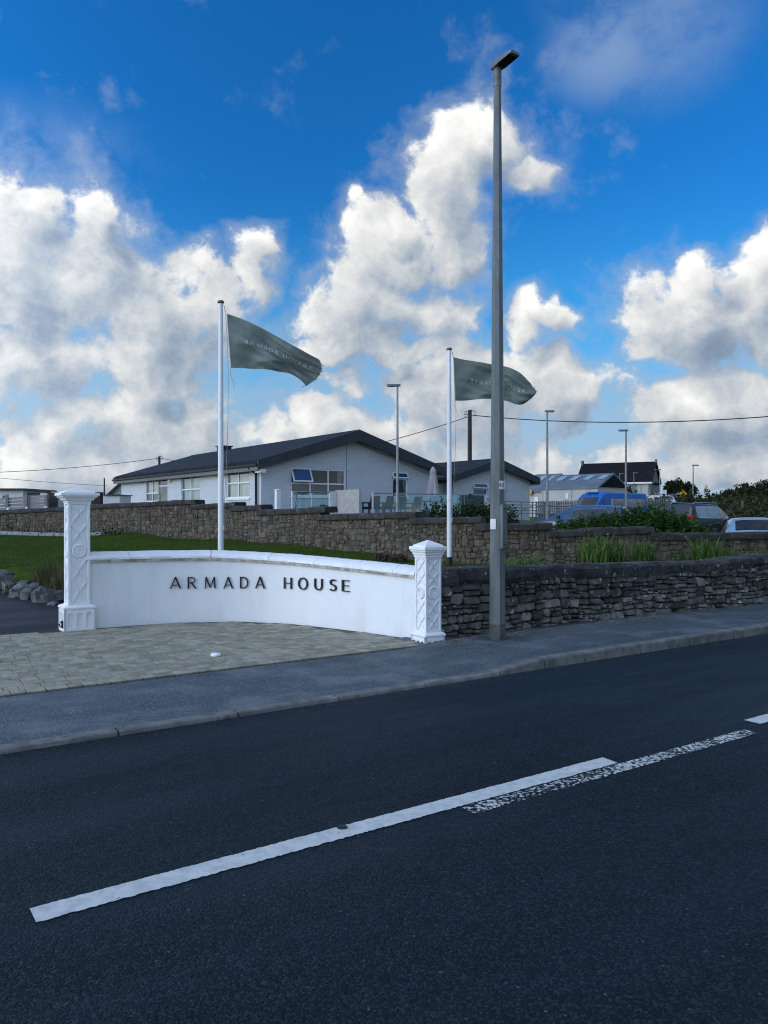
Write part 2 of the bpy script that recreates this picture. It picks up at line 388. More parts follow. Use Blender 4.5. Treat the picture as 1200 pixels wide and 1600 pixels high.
road_mat('asphalt', (0.0012, 0.0043, 0.0064), (0.0068, 0.0168, 0.0245), (0.048, 0.071, 0.086), 0.46, 0.42, spec=0.14, agg=105.0, bstr=0.9)
road_mat('path_asphalt', (0.034, 0.049, 0.056), (0.070, 0.093, 0.103), (0.23, 0.262, 0.27), 0.52, 0.9, (0.22, 0.235, 0.25), 0.45, agg=90.0, bstr=0.8)
road_mat('drive_asphalt', (0.013, 0.014, 0.018), (0.019, 0.021, 0.027), (0.05, 0.05, 0.055), 0.3)
worn_paint('line_paint', 0.30); worn_paint('line_worn', 0.515)
pm('sett', (0.245, 0.228, 0.165), (0.335, 0.315, 0.245), 9, 0.8, 0.4, 45, isl=0.20, c3=(0.22, 0.15, 0.075), s3=1.1, t3=(0.66, 0.76), bdist=0.003, spec=0.15)
pm('joint_sand', (0.07, 0.065, 0.055), (0.11, 0.10, 0.085), 14, 0.9, 0.4, 60)
pm('kerb_concrete', (0.105, 0.108, 0.098), (0.19, 0.192, 0.176), 6, 0.8, 0.5, 50, isl=0.14, c3=(0.08, 0.08, 0.078), s3=7, t3=(0.58, 0.72), bdist=0.005)
render_paint_mat('white_render', (0.82, 0.83, 0.82), (0.60, 0.585, 0.54), 0.40)
render_paint_mat('white_plaster', (0.84, 0.84, 0.83), (0.58, 0.57, 0.53), 0.30)
pm('beige_line', (0.30, 0.27, 0.21), (0.62, 0.60, 0.55), 9, 0.8, 0.3, 40)
pm('letter_black', (0.012, 0.011, 0.011), (0.02, 0.018, 0.016), 8, 0.35)
pm('dry_stone_pale', (0.125, 0.12, 0.10), (0.215, 0.205, 0.175), 7, 0.9, 0.9, 26, isl=0.38, c3=(0.05, 0.05, 0.045), s3=9, t3=(0.56, 0.66), bdist=0.03)
pm('dry_stone', (0.050, 0.049, 0.043), (0.110, 0.106, 0.092), 7, 0.9, 0.9, 26, isl=0.42, c3=(0.36, 0.36, 0.34), s3=11, t3=(0.585, 0.645), bdist=0.03)
pm('dry_core', (0.012, 0.011, 0.010), (0.03, 0.028, 0.025), 10, 0.95)
pm('dry_cap', (0.027, 0.028, 0.028), (0.060, 0.060, 0.056), 5, 0.9, 0.9, 22, isl=0.25, c3=(0.30, 0.30, 0.285), s3=16, t3=(0.62, 0.67), bdist=0.03)
pm('wall_stone', (0.068, 0.054, 0.037), (0.132, 0.110, 0.078), 6, 0.9, 0.8, 22, isl=0.30, c3=(0.25, 0.24, 0.22), s3=8, t3=(0.62, 0.72), bdist=0.025)
pm('rust_stone', (0.13, 0.075, 0.038), (0.09, 0.068, 0.045), 6, 0.9, 0.8, 22, isl=0.2, bdist=0.025)
pm('wall_mortar', (0.045, 0.041, 0.036), (0.075, 0.07, 0.06), 12, 0.95, 0.5, 40)
pm('coping', (0.030, 0.029, 0.028), (0.056, 0.053, 0.050), 6, 0.88, 0.7, 25, isl=0.18, c3=(0.36, 0.36, 0.35), s3=13, t3=(0.655, 0.69), bdist=0.02)
pm('boulder', (0.075, 0.08, 0.085), (0.15, 0.15, 0.14), 3.5, 0.85, 0.9, 14, isl=0.3, c3=(0.20, 0.14, 0.09), s3=3, t3=(0.62, 0.72), bdist=0.03)
pm('soil', (0.035, 0.026, 0.018), (0.06, 0.048, 0.035), 10, 0.95, 0.6, 40)
pm('lawn', (0.036, 0.063, 0.007), (0.056, 0.092, 0.012), 3.0, 0.9, 0.8, 60, bdist=0.03, detail=8, spec=0.05)
pm('field', (0.045, 0.07, 0.025), (0.085, 0.10, 0.04), 0.4, 0.9, 0.6, 5, detail=8)
foliage_mat('blade', (0.040, 0.074, 0.007), (0.070, 0.112, 0.014), (0.075, 0.085, 0.025))
foliage_mat('crocosmia', (0.055, 0.115, 0.022), (0.11, 0.19, 0.045), (0.16, 0.18, 0.06))
foliage_mat('dry_grass', (0.085, 0.085, 0.035), (0.17, 0.15, 0.075), (0.06, 0.085, 0.03))
foliage_mat('sedge', (0.10, 0.13, 0.045), (0.19, 0.20, 0.075), (0.07, 0.10, 0.04))
foliage_mat('hebe', (0.022, 0.058, 0.010), (0.050, 0.105, 0.020), (0.075, 0.125, 0.035))
foliage_mat('dark_leaf', (0.012, 0.024, 0.008), (0.028, 0.046, 0.013), (0.05, 0.065, 0.02))
foliage_mat('tree_leaf', (0.014, 0.024, 0.009), (0.030, 0.044, 0.016), (0.045, 0.052, 0.02))
foliage_mat('scrub_leaf', (0.028, 0.042, 0.014), (0.056, 0.068, 0.024), (0.09, 0.08, 0.035))
foliage_mat('heather', (0.10, 0.065, 0.045), (0.16, 0.11, 0.08), (0.08, 0.09, 0.04))
pm('bark', (0.07, 0.058, 0.045), (0.12, 0.10, 0.085), 12, 0.9, 0.6, 50)
pm('dead_wood', (0.09, 0.08, 0.065), (0.15, 0.135, 0.11), 8, 0.9, 0.4, 40)
pm('galvanised', (0.115, 0.128, 0.126), (0.175, 0.19, 0.185), 9, 0.48, 0.12, 40, metal=0.45, contrast=(0.3, 0.7), c3=(0.16, 0.165, 0.16), s3=2.2, t3=(0.52, 0.66), stretch=(1, 1, 0.25), rvar=0.08)
pm('post_foot', (0.05, 0.055, 0.06), (0.085, 0.09, 0.095), 14, 0.6, 0.3, 50)
pm('lamp_grey', (0.12, 0.125, 0.125), (0.18, 0.18, 0.175), 10, 0.5, metal=0.4)
pm('lamp_glass', (0.006, 0.007, 0.008), None, rough=0.25)
pm('post_grey', (0.20, 0.21, 0.215), (0.27, 0.28, 0.285), 3, 0.5, metal=0.5)
pm('pole_white', (0.74, 0.76, 0.77), (0.62, 0.64, 0.65), 6, 0.32, contrast=(0.5, 0.8), coat=0.2)
pm('black', (0.012, 0.012, 0.013), (0.02, 0.02, 0.02), 9, 0.5)
pm('steel', (0.45, 0.46, 0.47), (0.30, 0.31, 0.32), 14, 0.35, metal=0.9)
pm('concrete', (0.23, 0.24, 0.245), (0.32, 0.33, 0.33), 5, 0.85, 0.4, 40)
pm('rope', (0.30, 0.29, 0.27), None, rough=0.9)
foliage_mat('flag_cloth', (0.195, 0.23, 0.205), (0.195, 0.23, 0.205), None, trans=0.30)
pm('flag_print', (0.46, 0.50, 0.47), None, rough=0.8)
brick_paint_mat('painted_brick', (0.55, 0.57, 0.585))
pm('painted_wall', (0.64, 0.65, 0.65), (0.56, 0.57, 0.57), 1.5, 0.6, 0.1, 30, contrast=(0.45, 0.8))
pm('trim_cream', (0.42, 0.41, 0.385), (0.34, 0.33, 0.31), 4, 0.6)
pm('roof_zinc', (0.012, 0.016, 0.022), (0.020, 0.025, 0.033), 1.2, 0.7, spec=0.06)
pm('seam_zinc', (0.075, 0.088, 0.105), (0.095, 0.108, 0.125), 1.2, 0.45, spec=0.4)
pm('fascia', (0.026, 0.033, 0.040), (0.035, 0.043, 0.050), 3, 0.5)
pm('fascia_light', (0.13, 0.13, 0.13), (0.17, 0.17, 0.165), 3, 0.6)
pm('gutter_black', (0.014, 0.015, 0.016), None, rough=0.35)
pm('upvc', (0.78, 0.79, 0.79), (0.70, 0.71, 0.71), 8, 0.35)
pm('timber_grey', (0.17, 0.165, 0.155), (0.27, 0.265, 0.25), 9, 0.85, 0.4, 30, stretch=(1, 1, 6), isl=0.15)
pm('timber_brown', (0.030, 0.024, 0.019), (0.055, 0.045, 0.036), 9, 0.85, 0.3, 40, stretch=(1, 1, 0.2))
pm('curtain', (0.62, 0.59, 0.54), (0.50, 0.47, 0.42), 5, 0.9, stretch=(8, 8, 0.3))
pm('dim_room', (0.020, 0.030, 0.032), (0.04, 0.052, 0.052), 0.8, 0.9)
pm('blind', (0.10, 0.17, 0.17), (0.14, 0.22, 0.22), 3, 0.9, stretch=(9, 9, 0.2))
glass_mat('pane', (0.80, 0.92, 0.92), 0.02)
glass_mat('balcony_glass', (0.80, 0.93, 0.94), -0.015)
glass_mat('car_glass', (0.20, 0.25, 0.28), 0.05)
pm('rattan', (0.022, 0.025, 0.03), (0.04, 0.044, 0.05), 30, 0.6, 0.4, 90)
pm('parasol_cloth', (0.44, 0.40, 0.41), (0.36, 0.33, 0.34), 5, 0.9, stretch=(6, 6, 0.5))
pm('blue_paint', (0.012, 0.125, 0.40), (0.010, 0.105, 0.35), 2, 0.4, coat=0.12)
pm('navy_paint', (0.022, 0.075, 0.15), (0.018, 0.06, 0.12), 2, 0.25, coat=0.6)
pm('pale_blue_paint', (0.20, 0.30, 0.42), (0.17, 0.26, 0.37), 2, 0.25, coat=0.6)
pm('dark_paint', (0.022, 0.024, 0.028), (0.03, 0.032, 0.036), 2, 0.35, coat=0.12)
pm('white_paint', (0.70, 0.71, 0.72), (0.62, 0.63, 0.64), 2, 0.28, coat=0.5)
pm('silver_paint', (0.42, 0.44, 0.46), None, rough=0.3, metal=0.5)
pm('tyre', (0.012, 0.012, 0.012), (0.02, 0.02, 0.02), 20, 0.85)
pm('rim', (0.35, 0.36, 0.37), None, rough=0.35, metal=0.8)
pm('red_lens', (0.40, 0.015, 0.012), None, rough=0.2, coat=0.5)
pm('clear_lens', (0.55, 0.57, 0.58), None, rough=0.12, coat=0.6)
pm('shed_roof', (0.115, 0.155, 0.18), (0.15, 0.19, 0.215), 1, 0.5, metal=0.2)
pm('shed_wall', (0.52, 0.49, 0.44), (0.46, 0.43, 0.385), 0.8, 0.8)
pm('skylight', (0.32, 0.36, 0.44), None, rough=0.15)
pm('slate', (0.009, 0.010, 0.012), (0.015, 0.016, 0.019), 2, 0.85, 0.4, 6, spec=0.1)
pm('church_stone', (0.14, 0.145, 0.145), (0.21, 0.215, 0.21), 2, 0.9, 0.4, 6)
pm('sign_yellow', (0.70, 0.34, 0.02), (0.62, 0.30, 0.02), 5, 0.5)
pm('sign_white', (0.72, 0.73, 0.74), (0.60, 0.61, 0.62), 18, 0.6)
pm('hill', (0.05, 0.065, 0.045), (0.08, 0.09, 0.055), 0.05, 0.95, detail=8)

# ------------------------------------------------------------------ terrain
# line between the hard ground (road, paths, drive) and everything behind it, from far left to far right
WHITE = [(-3.90, 10.02), (-3.30, 10.40), (-2.66, 10.66), (-1.96, 10.72), (-1.30, 10.52), (-0.67, 10.10), (-0.16, 9.70), (0.40, 9.20)]   # foot of the white wall
HARD = [(-90, 70), (-24, 26.0), (-13, 19.0), (-8.6, 16.2), (-7.0, 14.7), (-5.9, 13.75), (-5.2, 13.2), (-4.35, 10.5)] + [(x, y + 0.16) for x, y in WHITE] + [(0.72, 9.35), (6.3, 12.85), tuple(R(140, 7.42)[:2])]
HARDA = np.array(HARD, dtype=float)
CTRL = np.array([(-10, 17, .36), (-7.5, 15.2, .34), (-5.6, 13.8, .34), (-4.5, 12, .38), (-2.4, 11.6, .42), (-.5, 11, .42), (.9, 10.4, .45), (-9, 22, .52), (-5, 18, .50), (-1.5, 15, .47), (1, 14, .48), (1.3, 15.6, .50),
  (-15, 31, .72), (-10.7, 28, .70), (-6, 25, .69), (-3.3, 22, .68), (-.6, 19, .58), (1.4, 17, .42), (3.5, 16.5, .40), (6, 16.2, .40), (9.5, 17, .40), (4, 13.5, .42), (8, 15, .42),
  (-16, 34, 1.15), (-8, 29, 1.2), (-3, 26, 1.25), (0, 23, 1.1), (3, 20, .75), (6, 19, .6), (9, 20, .35), (12, 22, .1), (-2, 31, 1.35), (2, 34, 1.35), (6, 40, 1.2), (4, 46, 1.35), (-10, 45, 1.4), (-16, 52, 1.4), (8, 50, .9),
  (11, 28, .0), (14, 40, .15), (11, 44, .3), (18, 44, .25), (22, 40, .4), (14, 60, 1.2), (22, 60, 1.0), (25, 75, 1.9), (30, 110, 3.3), (45, 110, 3.2), (0, 80, 2.2), (-30, 90, 2.4), (-60, 90, 2.2), (0, 150, 3.5), (60, 60, 1.6), (40, 40, .8),
  (90, 120, 3), (-120, 140, 2.8), (200, 300, 5), (0, 500, 5), (-300, 400, 5), (1500, 2500, 4), (-1500, 2500, 4), (0, 4000, 4)], dtype=float)
def side_dist(pts):
    """signed distance to the HARD line, positive behind it (away from the road)"""
    best = np.full(len(pts), 1e9)
    for a, b in zip(HARDA[:-1], HARDA[1:]):
        ab = b - a; t = np.clip(((pts - a) @ ab) / (ab @ ab), 0, 1)
        best = np.minimum(best, np.linalg.norm(pts - (a + t[:, None] * ab), axis=1))
    poly = np.vstack([HARDA, [(9000, 9000), (-9000, 9000), (-9000, 70)]])
    inside = np.zeros(len(pts), bool); x, y = pts[:, 0], pts[:, 1]; n = len(poly)
    for i in range(n):
        x1, y1 = poly[i]; x2, y2 = poly[(i + 1) % n]
        c = ((y1 > y) != (y2 > y)) & (x < (x2 - x1) * (y - y1) / ((y2 - y1) if y2 != y1 else 1e-9) + x1)
        inside ^= c
    return np.where(inside, best, -best)
def ground_h(pts):
    pts = np.asarray(pts, dtype=float).reshape(-1, 2)
    d2 = ((pts[:, None, :] - CTRL[None, :, :2]) ** 2).sum(2) + 0.3
    w = 1.0 / d2 ** 1.6
    h = (w * CTRL[None, :, 2]).sum(1) / w.sum(1)
    sdist = side_dist(pts); k = np.clip((sdist - 0.42) / 0.3, 0, 1); k = k * k * (3 - 2 * k)
    return -0.09 + (h + 0.09) * k
def gh(x, y): return float(ground_h([(x, y)])[0])

def grid_sheet(name, xs, ys, mat, lift=0.0, keep=None):
    X, Y = np.meshgrid(xs, ys); pts = np.stack([X.ravel(), Y.ravel()], 1); Z = ground_h(pts) + lift
    nx = len(xs); mb = MB(); mb.v = [(float(a), float(b), float(c)) for (a, b), c in zip(pts, Z)]
    ok = keep(pts) if keep is not None else np.ones(len(pts), bool)
    for j in range(len(ys) - 1):
        for i in range(nx - 1):
            q = (j * nx + i, j * nx + i + 1, (j + 1) * nx + i + 1, (j + 1) * nx + i)
            if ok[list(q)].all(): mb.f.append(q)
    return mb.build(name, mat, smooth=60)
def spaced(a, b, fine_a, fine_b, step, grow):
    out = list(np.arange(fine_a, fine_b + 1e-6, step)); s = step; q = fine_b
    while q < b: s *= grow; q += s; out.append(min(q, b))
    s = step; q = fine_a; pre = []
    while q > a: s *= grow; q -= s; pre.append(max(q, a))
    return pre[::-1] + out
tag(grid_sheet('ground', spaced(-4000, 4000, -20, 26, 0.5, 1.25), spaced(-60, 6000, -2, 60, 0.5, 1.25), MATS['field']), kind='structure')

# ------------------------------------------------------------------ road, kerbs, footpath, drive
ROAD_N, ROAD_F = 0.55, 5.62                                  # near and far kerb lines (across the road)
def strip(u0, u1, v0, v1, z, n=1):
    mb = MB()
    for i in range(n):
        a, b = u0 + (u1 - u0) * i / n, u0 + (u1 - u0) * (i + 1) / n
        mb.add([R(a, v0, z), R(b, v0, z), R(b, v1, z), R(a, v1, z)], [(0, 1, 2, 3)])
    return mb
road = tag(strip(-60, 140, ROAD_N, ROAD_F, 0.0).build('road', MATS['asphalt']), kind='structure')
def marking(u0, u1, v0, v1, mat, label=None, skew=0.0, tip=0.0):
    mb = MB(); n = max(2, int((u1 - u0) / 0.014)); top = []; bot = []
    for i in range(n + 1):
        u = u0 + (u1 - u0) * i / n
        top.append(R(u + skew + (rnd.uniform(-1, 1) * .008 if i in (0, n) else 0), v1 + rnd.uniform(-1, 1) * 0.0035, 0.004)); bot.append(R(u, v0 + rnd.uniform(-1, 1) * 0.005, 0.004))
    mb.v = [tuple(q) for q in bot + top]; m = n + 1
    mb.f = [(i, i + 1, m + i + 1, m + i) for i in range(n)]
    o = mb.build('road_marking', MATS[mat], road)
    if label: o['label'] = label
    return o
marking(0.54, 3.96, 3.24, 3.37, 'line_paint', 'long clean white centre line dash')
marking(5.58, 9.0, 3.24, 3.37, 'line_paint'); marking(10.6, 14.0, 3.24, 3.37, 'line_paint'); marking(-4.5, -1.1, 3.24, 3.37, 'line_paint')
marking(2.66, 5.34, 3.115, 3.225, 'line_worn', 'flaking remains of an older white line')
st = MB().lathe([(0.0, 0.0), (0.027, 0.0), (0.027, 0.002), (0.022, 0.0035), (0.0, 0.0035)], 18, R(1.99, 3.352, 0.0045)); o = st.build('stud_plate', MATS['black'], road, smooth=40)

def kerb_up(u): # upstand of the far kerb: dropped in front of the entrance, full height past the lamp post
    k = min(1, max(0, (u - 4.9) / 0.9)); k = k * k * (3 - 2 * k); return 0.032 + 0.072 * k
# footpath sheet between kerb and wall / apron
mb = MB(); us = [-60, -20, -6] + [i * 0.25 for i in range(-8, 60)] + [20, 40, 140]
for i in range(len(us) - 1):
    a, b = us[i], us[i + 1]
    mb.add([R(a, 5.74, kerb_up(a) - .003), R(b, 5.74, kerb_up(b) - .003), R(b, 7.6, .074 + (kerb_up(b) - .035) * .35), R(a, 7.6, .074 + (kerb_up(a) - .035) * .35)], [(0, 1, 2, 3)])
footpath = tag(mb.build('footpath', MATS['path_asphalt']), kind='structure')
def path_z(u, v): return (kerb_up(u) - .003) * (7.6 - v) / 1.86 + (.074 + (kerb_up(u) - .035) * .35) * (v - 5.74) / 1.86
u = -4.0
while u < 22:
    L = 0.914 if not (4.9 <= u <= 5.8) else 0.60
    mb = MB(); g = 0.007; z0, z1 = kerb_up(u), kerb_up(u + L)
    prof = lambda z: [(5.615, -0.05), (5.625, z - 0.022), (5.632, z - 0.006), (5.648, z), (5.742, z), (5.742, -0.05)]
    n = 4; rings = []
    for k in range(n + 1):
        q = u + g + (L - 2 * g) * k / n; zz = kerb_up(q)
        rings.append([R(q, v + rnd.uniform(-1, 1) * .0015, z) for v, z in prof(zz)])
    for k in range(n):
        m = 6; vs = rings[k] + rings[k + 1]
        fs = [(i, (i + 1) % m, m + (i + 1) % m, m + i) for i in range(m)]
        if k == 0: fs.append(tuple(range(5, -1, -1)))
        if k == n - 1: fs.append(tuple(range(m, 2 * m)))
        mb.add(vs, fs)
    mb.build('kerb_stone', MATS['kerb_concrete'], footpath)
    u += L
# grit that has washed up against the kerb and the wall
gv = []
def pebbles(n, fn, rmin, rmax, seed):
    r = random.Random(seed); out = []
    for _ in range(n):
        p = fn(r); s = r.uniform(rmin, rmax); a = r.uniform(0, 6.28)
        base = [Vector((math.cos(a + k * 2.09) * s, math.sin(a + k * 2.09) * s * .8, 0)) for k in range(3)]; top = Vector((r.uniform(-.3, .3) * s, r.uniform(-.3, .3) * s, s * .7))
        for k in range(3): out += [p + base[k], p + base[(k + 1) % 3], p + top]
    return out
def near_wall(r):
    u = r.uniform(5.5, 9.5) if r.random() < .75 else r.uniform(5.5, 14); v = 7.10 - abs(r.gauss(0, .13)); return R(u, v, path_z(u, v))
gv += pebbles(2600, near_wall, .003, .011, 3)
def near_kerb(r):
    u = r.uniform(-1.5, 14); v = 5.612 - abs(r.gauss(0, .06)); return R(u, v, .0005)
gv += pebbles(4200, near_kerb, .0012, .0038, 4)
def apron_edge(r):
    u = r.uniform(0, 5.6); v = 7.06 - abs(r.gauss(0, .06)); return R(u, v, path_z(u, v))
gv += pebbles(1500, apron_edge, .002, .006, 5)
pm('grit', (0.10, 0.10, 0.10), (0.22, 0.22, 0.21), 30, 0.9, isl=0.4)
tag(fast_mesh('wall_grit', np.array([tuple(q) for q in gv]), 3, MATS['grit']), 'pale grey grit gathered along the kerb and the foot of the dark stone wall', 'grit', kind='stuff')
# near side pavement under the photographer
near_path = MB().add([R(-60, -2.0, .10), R(140, -2.0, .10), R(140, 0.42, .10), R(-60, 0.42, .10)], [(0, 1, 2, 3)]).build('footpath', MATS['path_asphalt']); tag(near_path, kind='structure')
u = -4.0
while u < 8:
    MB().hull([R(u + .004, v, z) for v, z in ((.555, -.05), (.545, .09), (.53, .10), (.425, .10), (.425, -.05))], [R(u + .91, v, z) for v, z in ((.555, -.05), (.545, .09), (.53, .10), (.425, .10), (.425, -.05))]).build('kerb_stone', MATS['kerb_concrete'], near_path)
    u += .914
# drive into the grounds, left of the white wall
mb = MB().add([(-4.15, 9.86, .056), (-4.30, 10.6, .06), (-5.05, 13.3, .075), (-5.8, 13.9, .08), (-6.9, 14.85, .085), (-8.5, 16.4, .09), (-12.9, 19.2, .12), (-24, 26.3, .2), (-30, 22, .1), (-12, 6.1, .05), (-4.79, 9.58, .056)], [tuple(range(11))])
tag(mb.build('driveway', MATS['drive_asphalt']), kind='structure')

# ------------------------------------------------------------------ paved apron of setts in front of the white wall
FRONT = [tuple(R(-9, 7.08)[:2]), tuple(R(5.2, 7.08)[:2])]
APRON = FRONT + [(0.45, 9.02)] + WHITE[::-1] + [(-4.18, 9.82), (-4.79, 9.56), tuple(R(-9, 10.9)[:2])]
apron = tag(MB().add([(x, y, 0.0715) for x, y in APRON], [tuple(range(len(APRON)))]).build('paving', MATS['joint_sand']), kind='structure')
def in_poly(x, y, poly):
    c = False; n = len(poly)
    for i in range(n):
        x1, y1 = poly[i]; x2, y2 = poly[(i + 1) % n]
        if (y1 > y) != (y2 > y) and x < (x2 - x1) * (y - y1) / (y2 - y1) + x1: c = not c
    return c
SA = math.pi / 2 - RA; sc_, ss_ = math.cos(SA), math.sin(SA)      # rows run along the road
rows = []; yy = 7.085; rr = random.Random(11)
WL = [0.118, 0.145, 0.16, 0.18, 0.22]; setts = []
while yy < 12.5:
    hh = 0.150; xx = -9.0 + rr.uniform(0, .2)
    while xx < 6.0:
        w = rr.choice(WL); cx, cy = xx + w / 2, yy + hh / 2
        X, Y = cx * sc_ - cy * ss_, cx * ss_ + cy * sc_
        ok = all(in_poly(X + (dx * sc_ - dy * ss_), Y + (dx * ss_ + dy * sc_), APRON) for dx in (-w * .36, w * .36) for dy in (-hh * .36, hh * .36))
        if ok: setts.append((X, Y, w, hh))
        xx += w
    yy += hh
def sett_shape(w, h, r):
    mb = MB(); a, b = w / 2 - .0035, h / 2 - .0035; c = 0.007
    j = lambda: r.uniform(-.0015, .0015)
    o0 = [(-a + c, -b), (a - c, -b), (a, -b + c), (a, b - c), (a - c, b), (-a + c, b), (-a, b - c), (-a, -b + c)]
    o0 = [(x + j(), y + j()) for x, y in o0]
    n = 8; z = [0.0, 0.013, 0.019]; ins = [1, 1, .945]
    vs = [(x * s, y * s if k < 2 else y * .90, zz) for k, (zz, s) in enumerate(zip(z, ins)) for x, y in o0]
    fs = [(k * n + i, k * n + (i + 1) % n, (k + 1) * n + (i + 1) % n, (k + 1) * n + i) for k in range(2) for i in range(n)] + [tuple(range(2 * n, 3 * n))]
    mb.add(vs, fs); return mb
SHAPES = {w: [] for w in WL}
for w in WL:
    for k in range(3):
        mb = sett_shape(w, 0.150, rr); me = bpy.data.meshes.new('sett'); me.from_pydata(mb.v, [], mb.f); me.materials.append(MATS['sett']); SHAPES[w].append(me)
vis = [s for s in setts if abs(s[0] / s[1]) < 0.54 and s[1] > 3]
vis.sort(key=lambda s: s[1]); near = set(id(s) for s in vis[:300])
rest = MB()
for s in setts:
    X, Y, w, h = s; z = 0.060 + rr.uniform(-.0014, .0014); rz = SA + rr.uniform(-.009, .009) + (math.pi if rr.random() < .5 else 0); me = rr.choice(SHAPES[w])
    if id(s) in near:
        o = bpy.data.objects.new('sett', me); col.objects.link(o); o.parent = apron; o.location = (X, Y, z); o.rotation_euler = (rr.uniform(-.004, .004), rr.uniform(-.004, .004), rz)
    else:
        ca, sa = math.cos(rz), math.sin(rz)
        rest.add([(X + v.co.x * ca - v.co.y * sa, Y + v.co.x * sa + v.co.y * ca, z + v.co.z) for v in me.vertices], [tuple(p.vertices) for p in me.polygons])
tag(rest.build('further_setts', MATS['sett'], apron), kind='stuff')
cp = MB().lathe([(0.0, 0.0), (.052, 0.0), (.055, .012), (.045, .024), (.02, .030), (0.0, .031)], 20, (0, 0, 0)).build('drain_cap', MATS['white_plaster'], smooth=40)
cp.location = (-1.78, 8.14, .080); tag(cp, 'small white round cap lying on the paving in front of the white wall', 'cap')

# ------------------------------------------------------------------ lawn
BACK = [(-50, 31.5), (140, 28.0), (305, 25.0), (372, 23.3), (412, 22.3), (505, 20.3), (640, 17.9), (740, 16.9), (857, 16.5), (1018, 16.6), (1200, 17.2), (1400, 18.2)]   # plan of the rear stone wall: photo x, distance
BXY = [XY(a, d) for a, d in BACK]
LAWNP = [(x, y) for x, y in HARD[2:16]] + [(1.0, 9.6), (3.2, 11.0), (6, 12.8), (11, 16.0)] + [(x, y - .02) for x, y in BXY[::-1]]
LP = np.array(LAWNP)
def in_lawn(pts):
    x, y = pts[:, 0], pts[:, 1]; n = len(LP); c = np.zeros(len(pts), bool)
    for i in range(n):
        x1, y1 = LP[i]; x2, y2 = LP[(i + 1) % n]
        c ^= ((y1 > y) != (y2 > y)) & (x < (x2 - x1) * (y - y1) / ((y2 - y1) if y2 != y1 else 1e-9) + x1)
    return c
lawn = tag(grid_sheet('lawn', np.arange(-17, 12.1, .25), np.arange(8.5, 33, .25), MATS['lawn'], 0.02, in_lawn), kind='structure')
rs = np.random.RandomState(5)
pts = np.stack([rs.uniform(-16, 4, 420000), 9 + 24 * rs.rand(420000) ** 1.1], 1)
pts = pts[in_lawn(pts)]; pts = pts[(np.abs(pts[:, 0] / pts[:, 1]) < .62)][:110000]
zz = ground_h(pts) + .015; n = len(pts); a = rs.uniform(0, 6.28, n); hgt = rs.uniform(.02, .05, n); wd = .006
dx, dy = np.cos(a) * wd, np.sin(a) * wd; lean = rs.uniform(-.02, .02, (n, 2))
tri = np.zeros((n, 3, 3), np.float32)
tri[:, 0] = np.stack([pts[:, 0] - dx, pts[:, 1] - dy, zz], 1); tri[:, 1] = np.stack([pts[:, 0] + dx, pts[:, 1] + dy, zz], 1)
tri[:, 2] = np.stack([pts[:, 0] + lean[:, 0], pts[:, 1] + lean[:, 1], zz + hgt], 1)
tag(fast_mesh('grass', tri.reshape(-1, 3), 3, MATS['blade']), 'short mown green grass of the lawn behind the white wall', 'grass', kind='stuff')

# ------------------------------------------------------------------ stone walls
class Path:
    def __init__(s, pts):
        s.p = [Vector((x, y, 0)) for x, y in pts]; s.c = [0.0]
        for a, b in zip(s.p[:-1], s.p[1:]): s.c.append(s.c[-1] + (b - a).length)
        s.L = s.c[-1]
    def at(s, q):
        q = max(0.0, min(s.L - 1e-6, q)); i = 0
        while s.c[i + 1] <= q: i += 1
        t = (q - s.c[i]) / (s.c[i + 1] - s.c[i]); p = s.p[i].lerp(s.p[i + 1], t)
        # blended direction for smooth bends
        d0 = (s.p[i + 1] - s.p[i]).normalized()
        if t > .5 and i + 2 < len(s.p): d0 = d0.lerp((s.p[i + 2] - s.p[i + 1]).normalized(), t - .5)
        elif t < .5 and i > 0: d0 = d0.lerp((s.p[i] - s.p[i - 1]).normalized(), .5 - t)
        d0.normalize(); return p, Vector((d0.y, -d0.x, 0))          # position, outward normal (towards the road)
def smooth_path(pts, n=8):
    out = []; q = [pts[0]] + list(pts) + [pts[-1]]
    for i in range(1, len(q) - 2):
        for k in range(n):
            t = k / n; a, b, c, d = q[i - 1], q[i], q[i + 1], q[i + 2]
            out.append(tuple(.5 * ((2 * b[j]) + (-a[j] + c[j]) * t + (2 * a[j] - 5 * b[j] + 4 * c[j] - d[j]) * t * t + (-a[j] + 3 * b[j] - 3 * c[j] + d[j]) * t ** 3) for j in (0, 1)))
    out.append(tuple(pts[-1])); return out

def split_rects(w, h, r, amin, amax, asp):
    out = []
    def rec(x, y, w, h):
        lim = math.exp(r.uniform(math.log(amin), math.log(amax)))
        if w * h < lim and w / h < asp * 2.2 and w / h > asp * .42: out.append((x, y, w, h)); return
        if w * h < amin * .45: out.append((x, y, w, h)); return
        k = r.uniform(.34, .66)
        if w / h > asp * r.uniform(.75, 1.35): rec(x, y, w * k, h); rec(x + w * k, y, w * (1 - k), h)
        else: rec(x, y, w, h * k); rec(x, y + h * k, w, h * (1 - k))
    rec(0, 0, w, h); return out

